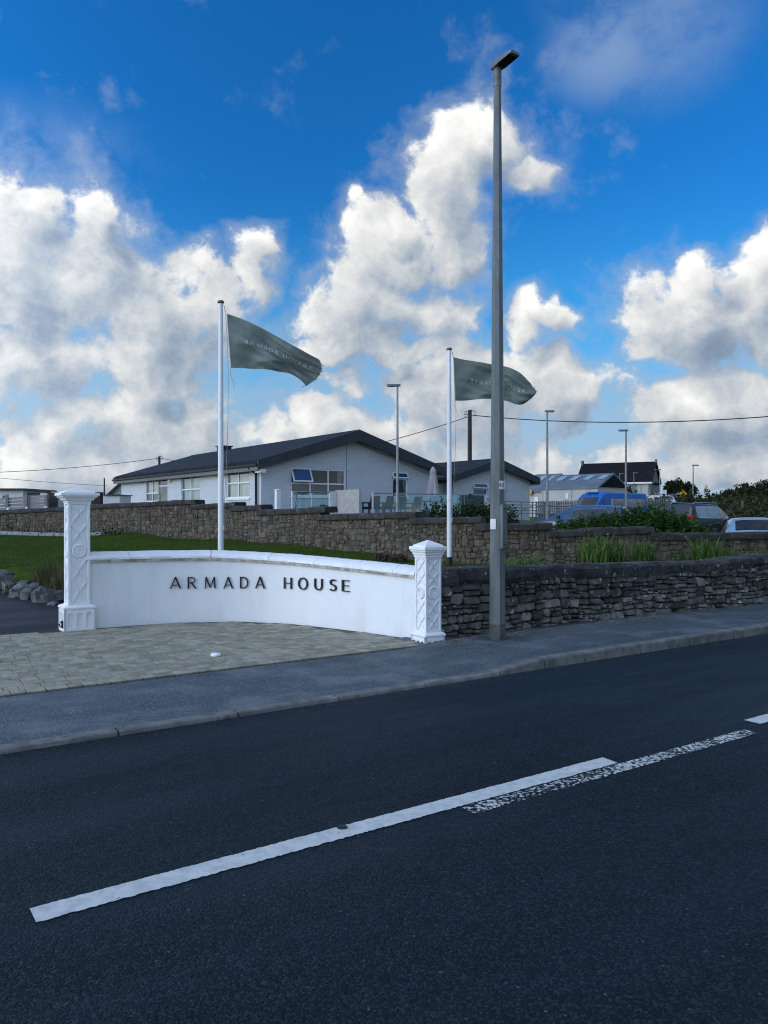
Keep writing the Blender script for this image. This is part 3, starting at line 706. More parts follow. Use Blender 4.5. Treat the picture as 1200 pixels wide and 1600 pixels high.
def stone(path, s0, z0, w, h, r, gap, proud, wob, depth=.10):
    """one faced stone on a wall: irregular outline, chamfered, bulging; returns verts, faces"""
    a0, a1, b0, b1 = s0 + gap, s0 + w - gap, z0 + gap, z0 + h - gap
    if a1 - a0 < .02 or b1 - b0 < .015: return None
    c = min(a1 - a0, b1 - b0) * r.uniform(.16, .34); c2 = min(a1 - a0, b1 - b0) * r.uniform(.16, .34)
    j = lambda k=1: r.uniform(-1, 1) * min(.014, (b1 - b0) * .10) * k
    o = [(a0 + c, b0), (a1 - c2, b0), (a1, b0 + c2), (a1, b1 - c), (a1 - c, b1), (a0 + c2, b1), (a0, b1 - c2), (a0, b0 + c)]
    o = [(x + j(), z + j()) for x, z in o]; mx, mz = (a0 + a1) / 2, (b0 + b1) / 2
    pr = proud * r.uniform(.35, 1.5); tilt = r.uniform(-.5, .5) * pr; tl2 = r.uniform(-.5, .5) * pr; vs = []
    for k, (sc, off) in enumerate(((1.0, -depth), (1.0, pr * .25), (r.uniform(.72, .86), pr))):
        for x, z in o:
            xx, z2 = mx + (x - mx) * sc, mz + (z - mz) * sc
            ws, wz = wob(xx, z2); p, nrm = path.at(xx + ws)
            q = off if k == 0 else off + tilt * (xx - mx) / max(.05, w) + tl2 * (z2 - mz) / max(.05, h) + r.uniform(-.1, .1) * pr
            vs.append((p.x + nrm.x * q, p.y + nrm.y * q, z2 + wz))
    n = 8; fs = [(k * n + i, k * n + (i + 1) % n, (k + 1) * n + (i + 1) % n, (k + 1) * n + i) for k in range(2) for i in range(n)] + [tuple(range(2 * n, 3 * n))]
    return vs, fs

def core(path, s0, s1, zb, zt, front, back, mat, parent, step=.4):
    mb = MB(); n = max(1, int((s1 - s0) / step)); rings = []
    for i in range(n + 1):
        s = s0 + (s1 - s0) * i / n; p, nr = path.at(s); a, b = p + nr * front, p - nr * back
        rings.append([(a.x, a.y, zb(s)), (a.x, a.y, zt(s)), (b.x, b.y, zt(s)), (b.x, b.y, zb(s))])
    for i in range(n):
        mb.add(rings[i] + rings[i + 1], [(0, 1, 5, 4), (1, 2, 6, 5), (2, 3, 7, 6)] + ([(3, 2, 1, 0)] if i == 0 else []) + ([(4, 5, 6, 7)] if i == n - 1 else []))
    return mb.build('core', mat, parent)

def place_stones(cand, parent, most, joined):
    """cand: (size in view, verts, faces, material); the largest become parts, the rest one joined part per material"""
    cand.sort(key=lambda c: -c[0]); groups = {}
    for k, (sz, vs, fs, mt) in enumerate(cand):
        if k < most:
            cx = [sum(v[i] for v in vs) / len(vs) for i in range(3)]
            MB().add(vs, fs).build('stone', mt, parent, origin=cx)
        else: groups.setdefault(mt.name, (MB(), mt))[0].add(vs, fs)
    for mb, mt in groups.values(): tag(mb.build(joined, mt, parent), kind='stuff')
def view_size(vs):
    c = [sum(v[i] for v in vs) / len(vs) for i in range(3)]
    if c[1] < 1 or abs(c[0] / c[1]) > .53: return 0.0
    px = [(v[0] / v[1], v[2] / v[1]) for v in vs if v[1] > .5]
    return (max(p[0] for p in px) - min(p[0] for p in px)) * (max(p[1] for p in px) - min(p[1] for p in px))

def slab(path, s0, s1, z0a, z0b, th, front, back, r, rough=.006, n=None, nose=.03):
    """a coping stone laid along the wall"""
    mb = MB(); n = n or max(2, int((s1 - s0) / .18)); rings = []
    for i in range(n + 1):
        t = i / n; s = s0 + (s1 - s0) * t; p, nr = path.at(s); z = z0a + (z0b - z0a) * t
        e = .5 if i in (0, n) else 1.0
        prof = [(front - nose * .4, z), (front, z + th * .3), (front, z + th * .75), (front - nose, z + th), (-back + nose, z + th), (-back, z + th * .7), (-back, z)]
        ring = []
        for q, zz in prof:
            w = p + nr * (q + r.uniform(-1, 1) * rough); ring.append((w.x, w.y, zz + r.uniform(-1, 1) * rough * .7 - (0 if e == 1 else .004)))
        rings.append(ring)
    m = 7
    for i in range(n):
        mb.add(rings[i] + rings[i + 1], [(k, m + k, m + (k + 1) % m, (k + 1) % m) for k in range(m)] + ([tuple(range(m))] if i == 0 else []) + ([tuple(range(2 * m - 1, m - 1, -1))] if i == n - 1 else []))
    return mb

# rear boundary wall, stepping down towards the right
bp = Path(smooth_path(BXY)); r = random.Random(21)
def s_of_px(px):
    best = min(range(0, int(bp.L * 20)), key=lambda k: abs((lambda p: p.x / p.y * F + 600 - px)(bp.at(k / 20)[0]))); return best / 20
STEPS = [(-60, 800, 135, 790), (135, 789, 308, 780), (300, 788, 372, 784.5), (362, 791.5, 412, 788), (404, 797.5, 512, 791.5), (497, 804.5, 652, 799), (642, 808.5, 752, 806.5), (742, 818, 862, 816.5), (854, 828, 1020, 822), (1012, 833, 1420, 829)]
p0 = bp.at(0)[0]
rear = thing('stone_wall', (bp.at(bp.L * .5)[0].x, bp.at(bp.L * .5)[0].y, .5), 'long brown rubble stone wall with stepped dark copings across the lawn', 'wall')
rl = rear.location
class Off:
    """shift world coordinates to the parent's own"""
def build_local(mb, name, mat, parent, kind=None):
    o = mb.build(name, mat, parent); o.location = -parent.location
    return tag(o, kind=kind) if kind else o
cand = []; tops = []
for (xa, ya, xb, yb) in STEPS:
    sa, sb = s_of_px(xa), s_of_px(xb); pa, pb = bp.at(sa)[0], bp.at(sb)[0]
    tops.append((sa, sb, EYE + (800 - ya) / F * pa.y, EYE + (800 - yb) / F * pb.y))
def foot(s):
    p, nr = bp.at(s); q = p + nr * .15; return gh(q.x, q.y) - .06
nb = 200; FOOT = [foot(bp.L * i / nb) for i in range(nb + 1)]
def foot_i(s):
    q = max(0, min(nb - 1e-6, s / bp.L * nb)); i = int(q); return FOOT[i] * (1 - q + i) + FOOT[i + 1] * (q - i)
TH = .15
for k, (sa, sb, za, zb_) in enumerate(tops):
    s_end = tops[k + 1][0] + .12 if k + 1 < len(tops) else sb
    top = lambda s, sa=sa, sb=sb, za=za, zb_=zb_: za + (zb_ - za) * (s - sa) / (sb - sa) - TH
    c = core(bp, sa, s_end, lambda s: foot_i(s) - .2, lambda s: top(s) + .01, .0, .32, MATS['wall_mortar'], rear); c.location = -rl
    Lsec = s_end - sa; mid = (sa + s_end) / 2; H = top(mid) - foot_i(mid)
    def wob(s, z): return (.05 * mnoise.noise(Vector((s * 1.6, z * 2.3, 3.1))), .04 * mnoise.noise(Vector((s * 1.5, z * 2.0, 9.7))))
    for (x, y, w, h) in split_rects(Lsec, 1.0 * H, r, .012, .085, 1.35):
        zc = y / H; s_m = sa + x + w / 2; f0 = foot_i(s_m); hh = top(s_m) - f0
        st_ = stone(bp, sa + x, f0 + y * hh / H, w, h * hh / H, r, .006, .022, wob)
        if st_: 
            vs, fs = st_; mt = MATS['rust_stone'] if r.random() < .02 else MATS['wall_stone']
            cand.append((view_size(vs), [(a - rl.x, b - rl.y, c - rl.z) for a, b, c in vs], fs, mt))
    # coping slabs
    q = sa
    while q < sb - .05:
        L = min(r.uniform(.55, 1.05), sb - q)
        if sb - q - L < .3: L = sb - q
        f = lambda s: za + (zb_ - za) * (s - sa) / (sb - sa) - TH
        o = slab(bp, q + .004, q + L - .004, f(q), f(q + L), TH + r.uniform(-.012, .012), .10, .32, r, .008).build('coping_stone', MATS['coping'], rear, smooth=35); o.location = -rl
        q += L
place_stones(cand, rear, 300, 'smaller_stones')
bpy.context.view_layer.update()

# dark dry-stone wall along the footpath
rp = Path([tuple(R(u, v)[:2]) for u, v in ((5.60, 7.22), (6.5, 7.25), (8, 7.26), (9.5, 7.2), (11, 7.12), (12.5, 7.05), (16, 7.0), (26, 7.0))]); r = random.Random(5)
rp = Path(smooth_path([(p.x, p.y) for p in rp.p], 6))
rw = thing('dry_stone_wall', (rp.at(3)[0].x, rp.at(3)[0].y, .09), 'low blackish dry stone wall beside the footpath behind the tall lamp post', 'wall'); rl2 = rw.location
def rfoot(s): return .035
def rtop(s): return .70 + .025 * math.sin(s * 1.1) + .012 * math.sin(s * 2.9 + 1)
c = core(rp, 0, rp.L - .05, lambda s: -.1, lambda s: rtop(s) - .02, -.035, .40, MATS['dry_core'], rw); c.location = -rl2
cand = []; q = 0.0
def wob2(s, z): return (.05 * mnoise.noise(Vector((s * 2.2, z * 3, 1.1))), .035 * mnoise.noise(Vector((s * 1.3, z * 2.2, 5.7))))
for (x, y, w, h) in split_rects(rp.L, .66, r, .0045, .075, 1.95):
    s_m = x + w / 2; hh = rtop(s_m) - rfoot(s_m)
    st_ = stone(rp, x, rfoot(s_m) + y * hh / .66, w, h * hh / .66, r, .006, .045, wob2, .14)
    if st_:
        vs, fs = st_; cand.append((view_size(vs), [(a - rl2.x, b - rl2.y, c_ - rl2.z) for a, b, c_ in vs], fs, MATS['dry_stone_pale' if r.random() < (.80 if y < .24 else .40 if y < .38 else .10) else 'dry_stone']))
place_stones(cand, rw, 300, 'smaller_stones')
q = 0.0
while q < rp.L - .1:
    L = r.uniform(.32, .85)
    if rp.L - q - L < .3: L = rp.L - q - .02
    th = r.uniform(.15, .205)
    o = slab(rp, q + .008, q + L - .008, rtop(q) - .012, rtop(q + L) - .012, th, .045 + r.uniform(-.02, .03), .42, r, .022, nose=.05).build('capstone', MATS['dry_cap'], rw, smooth=35); o.location = -rl2
    q += L

# ------------------------------------------------------------------ white curved entrance wall
wp = Path(smooth_path(WHITE, 10)); WL_ = wp.L
def wtop(s): t = s / WL_; return 1.075 - .015 * math.sin(t * 3.1) - .135 * max(0, t - .35) / .65 - .0
ww = thing('entrance_wall', (wp.at(WL_ / 2)[0].x, wp.at(WL_ / 2)[0].y, .06), 'curved white rendered entrance wall with black raised lettering', 'wall'); wl = ww.location
mb = MB(); n = 120; rings = []; TF = lambda s: wtop(s) - .115
for i in range(n + 1):
    s = WL_ * i / n; p, nr = wp.at(s); zt = TF(s); m = 14; ring = []
    for k in range(m + 1):
        z = -.05 + (zt + .05) * k / m; b = .006 * mnoise.noise(Vector((s * 1.4, z * 1.8, 0))) + .003 * mnoise.noise(Vector((s * 5, z * 5, 4)))
        w = p + nr * b; ring.append((w.x, w.y, z))
    w = p - nr * .24; ring += [(w.x, w.y, zt), (w.x, w.y, -.05)]; rings.append(ring)
m = len(rings[0])
for i in range(n):
    for k in range(m - 1): mb.f.append((i * m + k, (i + 1) * m + k, (i + 1) * m + k + 1, i * m + k + 1))
mb.v = [q for g in rings for q in g]
mb.f += [tuple(range(m)), tuple(range((n + 1) * m - 1, n * m - 1, -1))]
o = mb.build('rendered_face', MATS['white_render'], ww, smooth=50); o.location = -wl
# beige moulding line under the coping
mb = MB(); rings = []
for i in range(n + 1):
    s = WL_ * i / n; p, nr = wp.at(s); z = TF(s); ring = []
    for q, zz in ((-.02, z - .028), (.034, z - .020), (.042, z + .012), (-.02, z + .012)):
        w = p + nr * q; ring.append((w.x, w.y, zz))
    rings.append(ring)
for i in range(n): mb.add(rings[i] + rings[i + 1], [(k, 4 + k, 4 + (k + 1) % 4, (k + 1) % 4) for k in range(4)])
o = mb.build('moulding', MATS['beige_line'], ww, smooth=30); o.location = -wl
# coping in cast lengths with open joints
cuts = [0.0, .115, .335, .505, .66, .80, .93, 1.0]; r = random.Random(4)
for a, b in zip(cuts[:-1], cuts[1:]):
    sa, sb = a * WL_ + .004, b * WL_ - .004; mb = MB(); n2 = 14; rings = []
    for i in range(n2 + 1):
        s = sa + (sb - sa) * i / n2; p, nr = wp.at(s); z = TF(s) + .012; j = lambda: r.uniform(-1, 1) * .003; ring = []
        for q, zz in ((.048, 0), (.058, .008), (.058, .034), (.046, .048), (-.10, .103), (-.16, .103), (-.31, .045), (-.31, .0)):
            w = p + nr * (q + j()); ring.append((w.x, w.y, z + zz + j()))
        rings.append(ring)
    m = 8
    for i in range(n2): mb.add(rings[i] + rings[i + 1], [(k, m + k, m + (k + 1) % m, (k + 1) % m) for k in range(m)] + ([tuple(range(m))] if i == 0 else []) + ([tuple(range(2 * m - 1, m - 1, -1))] if i == n2 - 1 else []))
    o = mb.build('coping', MATS['white_plaster'], ww, smooth=40); o.location = -wl

# ------------------------------------------------------------------ letters: a flared roman sans, drawn as strokes (polyline, width)
def arc(cx, cy, rx, ry, a0, a1, n=14): return [(cx + rx * math.cos(math.radians(a0 + (a1 - a0) * i / n)), cy + ry * math.sin(math.radians(a0 + (a1 - a0) * i / n))) for i in range(n + 1)]
T1, T2 = .105, .062
GLYPH = {
 'A': (.72, [([(.0, 0), (.36, 1)], T2), ([(.36, 1), (.72, 0)], T1), ([(.13, .30), (.60, .30)], T2)]),
 'R': (.66, [([(.06, 0), (.06, 1)], T1), ([(.06, .965), (.30, .965)] + arc(.32, .74, .25, .225, 90, -90, 12) + [(.06, .515)], T2), ([(.30, .50), (.64, 0)], T1)]),
 'M': (.96, [([(.05, 0), (.12, 1)], T2), ([(.12, 1), (.48, .10)], T1), ([(.48, .10), (.84, 1)], T2), ([(.84, 1), (.91, 0)], T1)]),
 'D': (.76, [([(.06, 0), (.06, 1)], T1), ([(.06, .965), (.26, .965)] + arc(.28, .5, .42, .465, 90, -90, 18) + [(.06, .035)], T2 * 1.2)]),
 'H': (.74, [([(.06, 0), (.06, 1)], T1), ([(.68, 0), (.68, 1)], T1), ([(.06, .50), (.68, .50)], T2)]),
 'O': (.92, [(arc(.46, .5, .41, .485, 0, 360, 30), T1 * .9)]),
 'U': (.74, [([(.06, 1), (.06, .36)] + arc(.37, .34, .31, .32, 180, 360, 14) + [(.68, 1)], T1 * .95)]),
 'S': (.56, [(arc(.29, .745, .215, .225, 35, 262, 14) + arc(.27, .275, .235, .245, 82, -150, 16), T1 * .95)]),
 'E': (.56, [([(.06, 0), (.06, 1)], T1), ([(.06, .96), (.54, .96)], T2), ([(.06, .52), (.48, .52)], T2), ([(.06, .04), (.56, .04)], T2)]),
 '4': (.60, [([(.42, 0), (.42, 1), (.0, .32), (.58, .32)], .15)]),
 '0': (.60, [(arc(.30, .5, .22, .43, 0, 360, 20), .15)]),
}
def ribbon(pl, w):
    """left/right outlines of a stroke"""
    pts = [Vector((a, b)) for a, b in pl]; L, Rr = [], []
    closed = (pts[0] - pts[-1]).length < 1e-4
    for i, p in enumerate(pts):
        a = pts[i - 1] if i > 0 else (pts[-2] if closed else None); b = pts[i + 1] if i + 1 < len(pts) else (pts[1] if closed else None)
        d1 = (p - a).normalized() if a is not None else None; d2 = (b - p).normalized() if b is not None else None
        d1 = d1 or d2; d2 = d2 or d1; n1 = Vector((-d1.y, d1.x)); n2 = Vector((-d2.y, d2.x)); m = (n1 + n2)
        m = m.normalized() if m.length > .2 else n1; k = 1 / max(.45, m.dot(n1)); L.append(p + m * w / 2 * k); Rr.append(p - m * w / 2 * k)
    return L, Rr
def fine_line(pl, step):
    out = [pl[0]]
    for a, b in zip(pl[:-1], pl[1:]):
        n = max(1, int(math.hypot(b[0] - a[0], b[1] - a[1]) / step))
        out += [(a[0] + (b[0] - a[0]) * k / n, a[1] + (b[1] - a[1]) * k / n) for k in range(1, n + 1)]
    return out
def glyph_mesh(ch, fn, depth, bold=1.0, step=9.0):
    """fn(x, y, d) maps letter coordinates to space; depth 0 gives a flat print"""
    mb = MB()
    for k, (pl, w) in enumerate(GLYPH[ch][1]):
        L, Rr = ribbon(fine_line(pl, step), w * bold); n = len(L); e = .0004 * k
        if depth > 0:
            vs = [fn(q.x, q.y, depth + e) for q in L] + [fn(q.x, q.y, depth + e) for q in Rr] + [fn(q.x, q.y, 0) for q in L] + [fn(q.x, q.y, 0) for q in Rr]
            for i in range(n - 1):
                mb_f = [(i, n + i, n + i + 1, i + 1), (i, i + 1, 2 * n + i + 1, 2 * n + i), (n + i + 1, n + i, 3 * n + i, 3 * n + i + 1)]
                if i == 0: mb_f.append((0, 2 * n, 3 * n, n))
                if i == n - 2: mb_f.append((n - 1, 2 * n - 1, 4 * n - 1, 3 * n - 1))
                if i == 0: o0 = len(mb.v); mb.v += [tuple(q) for q in vs]
                mb.f += [tuple(o0 + j for j in f) for f in mb_f]
        else:
            o0 = len(mb.v); mb.v += [tuple(fn(q.x, q.y, e)) for q in L] + [tuple(fn(q.x, q.y, e)) for q in Rr]
            mb.f += [(o0 + i, o0 + n + i, o0 + n + i + 1, o0 + i + 1) for i in range(n - 1)]
    return mb
# raised letters on the white wall: photo x of each letter's left edge and right edge
LET = [('A', 266, 281.5), ('R', 293, 306.5), ('M', 319.5, 337), ('A', 350, 363.5), ('D', 375.5, 388.5), ('A', 400, 413.5), ('H', 444.5, 457), ('O', 467, 482), ('U', 492.5, 505), ('S', 516, 527), ('E', 535.5, 547)]
def s_px_white(px):
    return min((k * WL_ / 2000 for k in range(2001)), key=lambda s: abs(wp.at(s)[0].x / wp.at(s)[0].y * F + 600 - px))
LY = [(266, 919.5, 901.5), (413, 919, 901), (444, 919.5, 902), (482, 921, 903), (505, 922, 904.5), (527, 923.5, 905.5), (547, 924.5, 906.5)]
sign = thing('raised_lettering', (wp.at(s_px_white(400))[0].x, wp.at(s_px_white(400))[0].y, .5), 'row of black raised capital letters fixed to the curved white wall', 'sign')
for ch, xa, xb in LET:
    sa, sb = s_px_white(xa), s_px_white(xb); d = wp.at((sa + sb) / 2)[0].y; xm = (xa + xb) / 2
    yb = np.interp(xm, [q[0] for q in LY], [q[1] for q in LY]); yt = np.interp(xm, [q[0] for q in LY], [q[2] for q in LY])
    z0, z1 = EYE + (800 - yb) / F * d, EYE + (800 - yt) / F * d; gw = GLYPH[ch][0]
    def fn(x, y, dep):
        s = sa + (sb - sa) * x / gw; p, nr = wp.at(s); w = p + nr * (.004 + dep); return Vector((w.x, w.y, z0 + (z1 - z0) * y))
    o = glyph_mesh(ch, fn, .022).build('letter', MATS['letter_black'], sign); o.location = -sign.location

# ------------------------------------------------------------------ pillars with moulded panels
def pillar(label, loc, rz, w, base_w, base_h, z_base, shaft_top, cap_w, cap_top, sink):
    t = thing('gate_pillar', loc, label, 'pillar', rz=rz); M = MATS['white_plaster']
    r = random.Random(3)
    hb = base_w / 2; rec = .022
    MB().b2(-hb + rec, hb - rec, -hb + rec, hb - rec, -sink, base_h - .015).build('base_block', M, t)
    mb = MB(); mb.lathe([(hb * 1.414, base_h - .045), (hb * 1.414 + .012, base_h - .03), (hb * 1.414 + .012, base_h - .012), (w / 2 * 1.414 + .006, base_h + .012)], 4, rot=math.pi / 4); mb.build('base_moulding', M, t, bevel=.004)
    FACES = [0, math.pi / 2, math.pi, -math.pi / 2]
    for a in FACES:                                            # arcade of three blind arches on each face of the base
        m4 = Matrix.Rotation(a, 4, 'Z'); mb = MB()
        def pl(poly, y0, y1):
            n = len(poly); vs = [m4 @ Vector((x, y0, z)) for x, z in poly] + [m4 @ Vector((x, y1, z)) for x, z in poly]
            mb.add(vs, [tuple(range(n)), tuple(range(2 * n - 1, n - 1, -1))] + [(i, n + i, n + (i + 1) % n, (i + 1) % n) for i in range(n)])
        zt, zl = base_h - .045, -sink; top = base_h - .085; bot = -sink + .045; nb = 3; ed = .022 * base_w / .38; bw = (base_w - 2 * ed) / nb; ps = bw * .16
        y0, y1 = -hb, -hb + rec + .004
        for k in range(nb + 1):
            xm = -hb + ed + bw * k; pl([(xm - (ps if 0 < k else ed), zl), (xm + (ps if k < nb else ed), zl), (xm + (ps if k < nb else ed), zt), (xm - (ps if 0 < k else ed), zt)], y0, y1)
        for k in range(nb):
            xa, xb = -hb + ed + bw * k + ps, -hb + ed + bw * (k + 1) - ps; rr_ = (xb - xa) / 2; xm = (xa + xb) / 2
            if k == 0: xa2 = xa + (ed - ps)
            arcp = [(xm + rr_ * math.cos(q), top - rr_ + rr_ * math.sin(q)) for q in [math.pi - math.pi * i / 8 for i in range(9)]]
            for p_, q_ in zip(arcp[:-1], arcp[1:]): pl([p_, q_, (q_[0], zt), (p_[0], zt)], y0, y1)
            pl([(xa, zl), (xb, zl), (xb, bot), (xa, bot)], y0, y1)
        mb.build('arcade', M, t)
    hw = w / 2; rec2 = .017
    MB().b2(-hw + rec2, hw - rec2, -hw + rec2, hw - rec2, base_h - .02, shaft_top).build('shaft', M, t)
    fr = w * .125; za, zb = base_h + .012, shaft_top
    for sx in (-1, 1):
        for sy in (-1, 1): MB().b2(min(sx * hw, sx * (hw - fr)), max(sx * hw, sx * (hw - fr)), min(sy * hw, sy * (hw - fr)), max(sy * hw, sy * (hw - fr)), za, zb).build('corner_strip', M, t, bevel=.005)
    H = zb - za; zr = za + H * .525; R0 = (w - 2 * fr) * .44
    for a in FACES:
        m3 = Matrix.Rotation(a, 3, 'Z')
        for z0, z1 in ((za, za + fr * .55), (zb - fr * .75, zb)):
            c = m3 @ Vector((0, -hw + rec2 / 2 - .001, (z0 + z1) / 2)); MB().box(c, (w - 2 * fr - .002, rec2, z1 - z0), rz=a).build('panel_rail', M, t, bevel=.003)
        # lattice of diagonal fillets above and below the roundel
        x0 = hw - fr - .004
        def rib(p, q):
            A_ = m3 @ Vector((p[0], -hw + rec2 - .003, p[1])); B_ = m3 @ Vector((q[0], -hw + rec2 - .003, q[1])); MB().bar(A_, B_, .022, .017 * w / .27).build('lattice_fillet', M, t)
        lo, hi = za + fr * .6, zr - R0 * 1.12
        nseg = max(1, round((hi - lo) / (x0 * 2 * 1.15)))
        for (l2, h2) in ((lo, hi), (zr + R0 * 1.12, zb - fr * .8)):
            nseg = max(1, round((h2 - l2) / (x0 * 2 * 1.25))); dz = (h2 - l2) / nseg
            for k in range(nseg):
                za_, zb_ = l2 + dz * k, l2 + dz * (k + 1); rib((-x0, za_), (x0, zb_)); rib((-x0, zb_), (x0, za_))
        m = Matrix.Rotation(a, 3, 'Z') @ Matrix.Rotation(math.pi / 2, 3, 'X')
        c = m3 @ Vector((0, -hw + rec2, zr))
        MB().lathe([(R0, -.002), (R0, .010), (R0 * .9, .020), (R0 * .74, .019), (R0 * .66, .003), (R0 * .58, .003), (R0 * .50, .017), (R0 * .36, .017), (R0 * .28, .004), (R0 * .20, .006), (R0 * .1, .016), (0.001, .018)], 28, c, m=m).build('roundel', M, t, smooth=50)
    k = cap_w / 2 * 1.4142; q = w / 2 * 1.4142; zt = shaft_top; ch = cap_top - zt
    prof = [(q + .002, zt - .01), (q + .012, zt), (q + .012, zt + ch * .08), (q + (k - q) * .40, zt + ch * .16), (q + (k - q) * .45, zt + ch * .25), (q + (k - q) * .75, zt + ch * .33), (q + (k - q) * .80, zt + ch * .40), (k, zt + ch * .44), (k, zt + ch * .60), (k * .98, zt + ch * .63)]
    MB().lathe(prof, 4, rot=math.pi / 4).build('cap', M, t, bevel=.004)
    MB().lathe([(k * .80, zt + ch * .60), (k * .80, zt + ch * .70), (.012, cap_top)], 4, rot=math.pi / 4).build('cap_pyramid', M, t, bevel=.003)
    return t
PRZ = math.pi / 2 - RA - math.radians(1)
lp = R(2.22, 10.70); 
pl_ = pillar('tall white moulded pillar at the left end of the curved wall', (-4.01, 10.05, .06), PRZ, .272, .385, .33, .0, 1.665, .47, 1.86, .0)
hg = MB(); hg.box((-.20, -.10, .10), (.02, .03, .09)); hg.tube([(-.20, -.11, .13), (-.225, -.11, .13), (-.235, -.11, .10), (-.225, -.11, .07), (-.205, -.11, .065)], .008); hg.tube([(-.23, -.11, .10), (-.255, -.11, .10)], .009)
hg.build('gate_hinge', MATS['black'], pl_)
pillar('short white moulded pillar at the right end of the wall by the lamp post', (.52, 9.085, .068), PRZ, .226, .285, .115, .0, 1.005, .325, 1.20, .22)

# ------------------------------------------------------------------ tall octagonal lamp post by the wall
lx, ly = 1.335, 9.05; lz = path_z(R(0, 0).x + Vector((lx, ly, 0)).dot(RU), Vector((lx, ly, 0)).dot(RV))
lamp = thing('lamp_post', (lx, ly, lz), 'tall grey octagonal street lamp post standing on the footpath by the dark stone wall', 'lamp post')
HT = 6.72
prof = [(.099, -.05), (.097, .22)]
MB().lathe([(.0995, -.05), (.0975, .20)], 8, rot=math.radians(8)).build('painted_foot', MATS['post_foot'], lamp)
MB().lathe([(.098, .19), (.0905, 1.30), (.083, 2.1), (.070, 3.6), (.044, HT - .12)], 8, rot=math.radians(8)).build('shaft', MATS['galvanised'], lamp)
MB().lathe([(.047, HT - .22), (.047, HT), (.040, HT + .01)], 12).build('spigot', MATS['lamp_grey'], lamp, smooth=40)
MB().lathe([(.30, 0), (.26, .012), (.11, .016), (.10, .012)], 14, (0, 0, -.006)).build('footing', MATS['path_asphalt'], lamp, smooth=60)
hd = -RV; side = RU
head = MB(); hz = HT + .03
ringf = lambda k, w, t0, t1: [Vector((0, 0, 0)) + hd * k + side * (sgn * w) + Vector((0, 0, z)) for sgn, z in ((-1, t0), (1, t0), (1, t1), (-.6, t1 + .012), (.6, t1 + .012), (-1, t1))]
def hring(k, w, z0, z1): return [hd * k + side * a * w + Vector((0, 0, z)) for a, z in ((-1, z0), (1, z0), (1, z1 - .012), (.7, z1), (-.7, z1), (-1, z1 - .012))]
rg = [hring(-.065, .05, hz - .03, hz + .02), hring(0, .062, hz - .035, hz + .04), hring(.06, .072, hz - .03, hz + .045), hring(.27, .072, hz - .012, hz + .04), hring(.30, .066, hz - .008, hz + .025)]
for a, b in zip(rg[:-1], rg[1:]): head.add(a + b, [(k, 6 + k, 6 + (k + 1) % 6, (k + 1) % 6) for k in range(6)])
head.add(rg[0], [tuple(range(6))]); head.add(rg[-1], [tuple(range(5, -1, -1))])
hh = head.build('lamp_head', MATS['lamp_grey'], lamp)
MB().hull([hd * .06 + side * -.055 + Vector((0, 0, hz - .031)), hd * .06 + side * .055 + Vector((0, 0, hz - .031)), hd * .26 + side * .055 + Vector((0, 0, hz - .0145)), hd * .26 + side * -.055 + Vector((0, 0, hz - .0145))],
          [hd * .06 + side * -.055 + Vector((0, 0, hz - .036)), hd * .06 + side * .055 + Vector((0, 0, hz - .036)), hd * .26 + side * .055 + Vector((0, 0, hz - .0195)), hd * .26 + side * -.055 + Vector((0, 0, hz - .0195))]).build('lens', MATS['lamp_glass'], hh)
MB().lathe([(.03, 0), (.03, .03), (.015, .04)], 12, hd * .14 + Vector((0, 0, hz + .042))).build('photocell', MATS['lamp_grey'], hh, smooth=40)
# conduit cover strapped to the side that faces the road
cd = Vector((.62, -.785, 0)); pr_ = Vector((.56, .83, 0)); ang = math.atan2(cd.y, cd.x)
cv = MB().box(cd * .094 + Vector((0, 0, 1.33)), (.05, .085, .52), rz=ang).build('cable_cover', MATS['galvanised'], lamp, bevel=.008)
for z in (1.12, 1.54): MB().lathe([(.009, 0), (.009, .008), (.001, .011)], 10, cd * .118 + Vector((0, 0, z)), m=Matrix.Rotation(ang, 3, 'Z') @ Matrix.Rotation(math.pi / 2, 3, 'Y')).build('bolt', MATS['black'], cv)
# number plate and sticker, bent round the post
def plate(name, a0, a1, z0, z1, rad, mat, n=6, th=.002):
    mb = MB(); vs = []
    for k in range(n + 1):
        a = a0 + (a1 - a0) * k / n
        for rr_, z in ((rad, z0), (rad + th, z0), (rad + th, z1), (rad, z1)): vs.append((rr_ * math.cos(a), rr_ * math.sin(a), z))
    for k in range(n): mb.add(vs[k * 4:k * 4 + 8], [(i, 4 + i, 4 + (i + 1) % 4, (i + 1) % 4) for i in range(4)])
    return mb.build(name, mat, lamp)
np_ = plate('number_plate', math.radians(-85), math.radians(-8), 1.765, 1.865, .090, MATS['sign_white'])
x = 0.0
for ch, a_c in (('4', -80), ('0', -54)):
    h = .048
    def fn(gx, gy, d, a_c=a_c):
        a = math.radians(a_c) + (gx - .3) * h / .092; return Vector((math.cos(a) * (.0928 + d), math.sin(a) * (.0928 + d), 1.792 + gy * h))
    glyph_mesh(ch, fn, 0).build('numeral', MATS['letter_black'], np_)
plate('sticker', math.radians(-160), math.radians(-110), 1.30, 1.42, .0925, MATS['sign_white'])

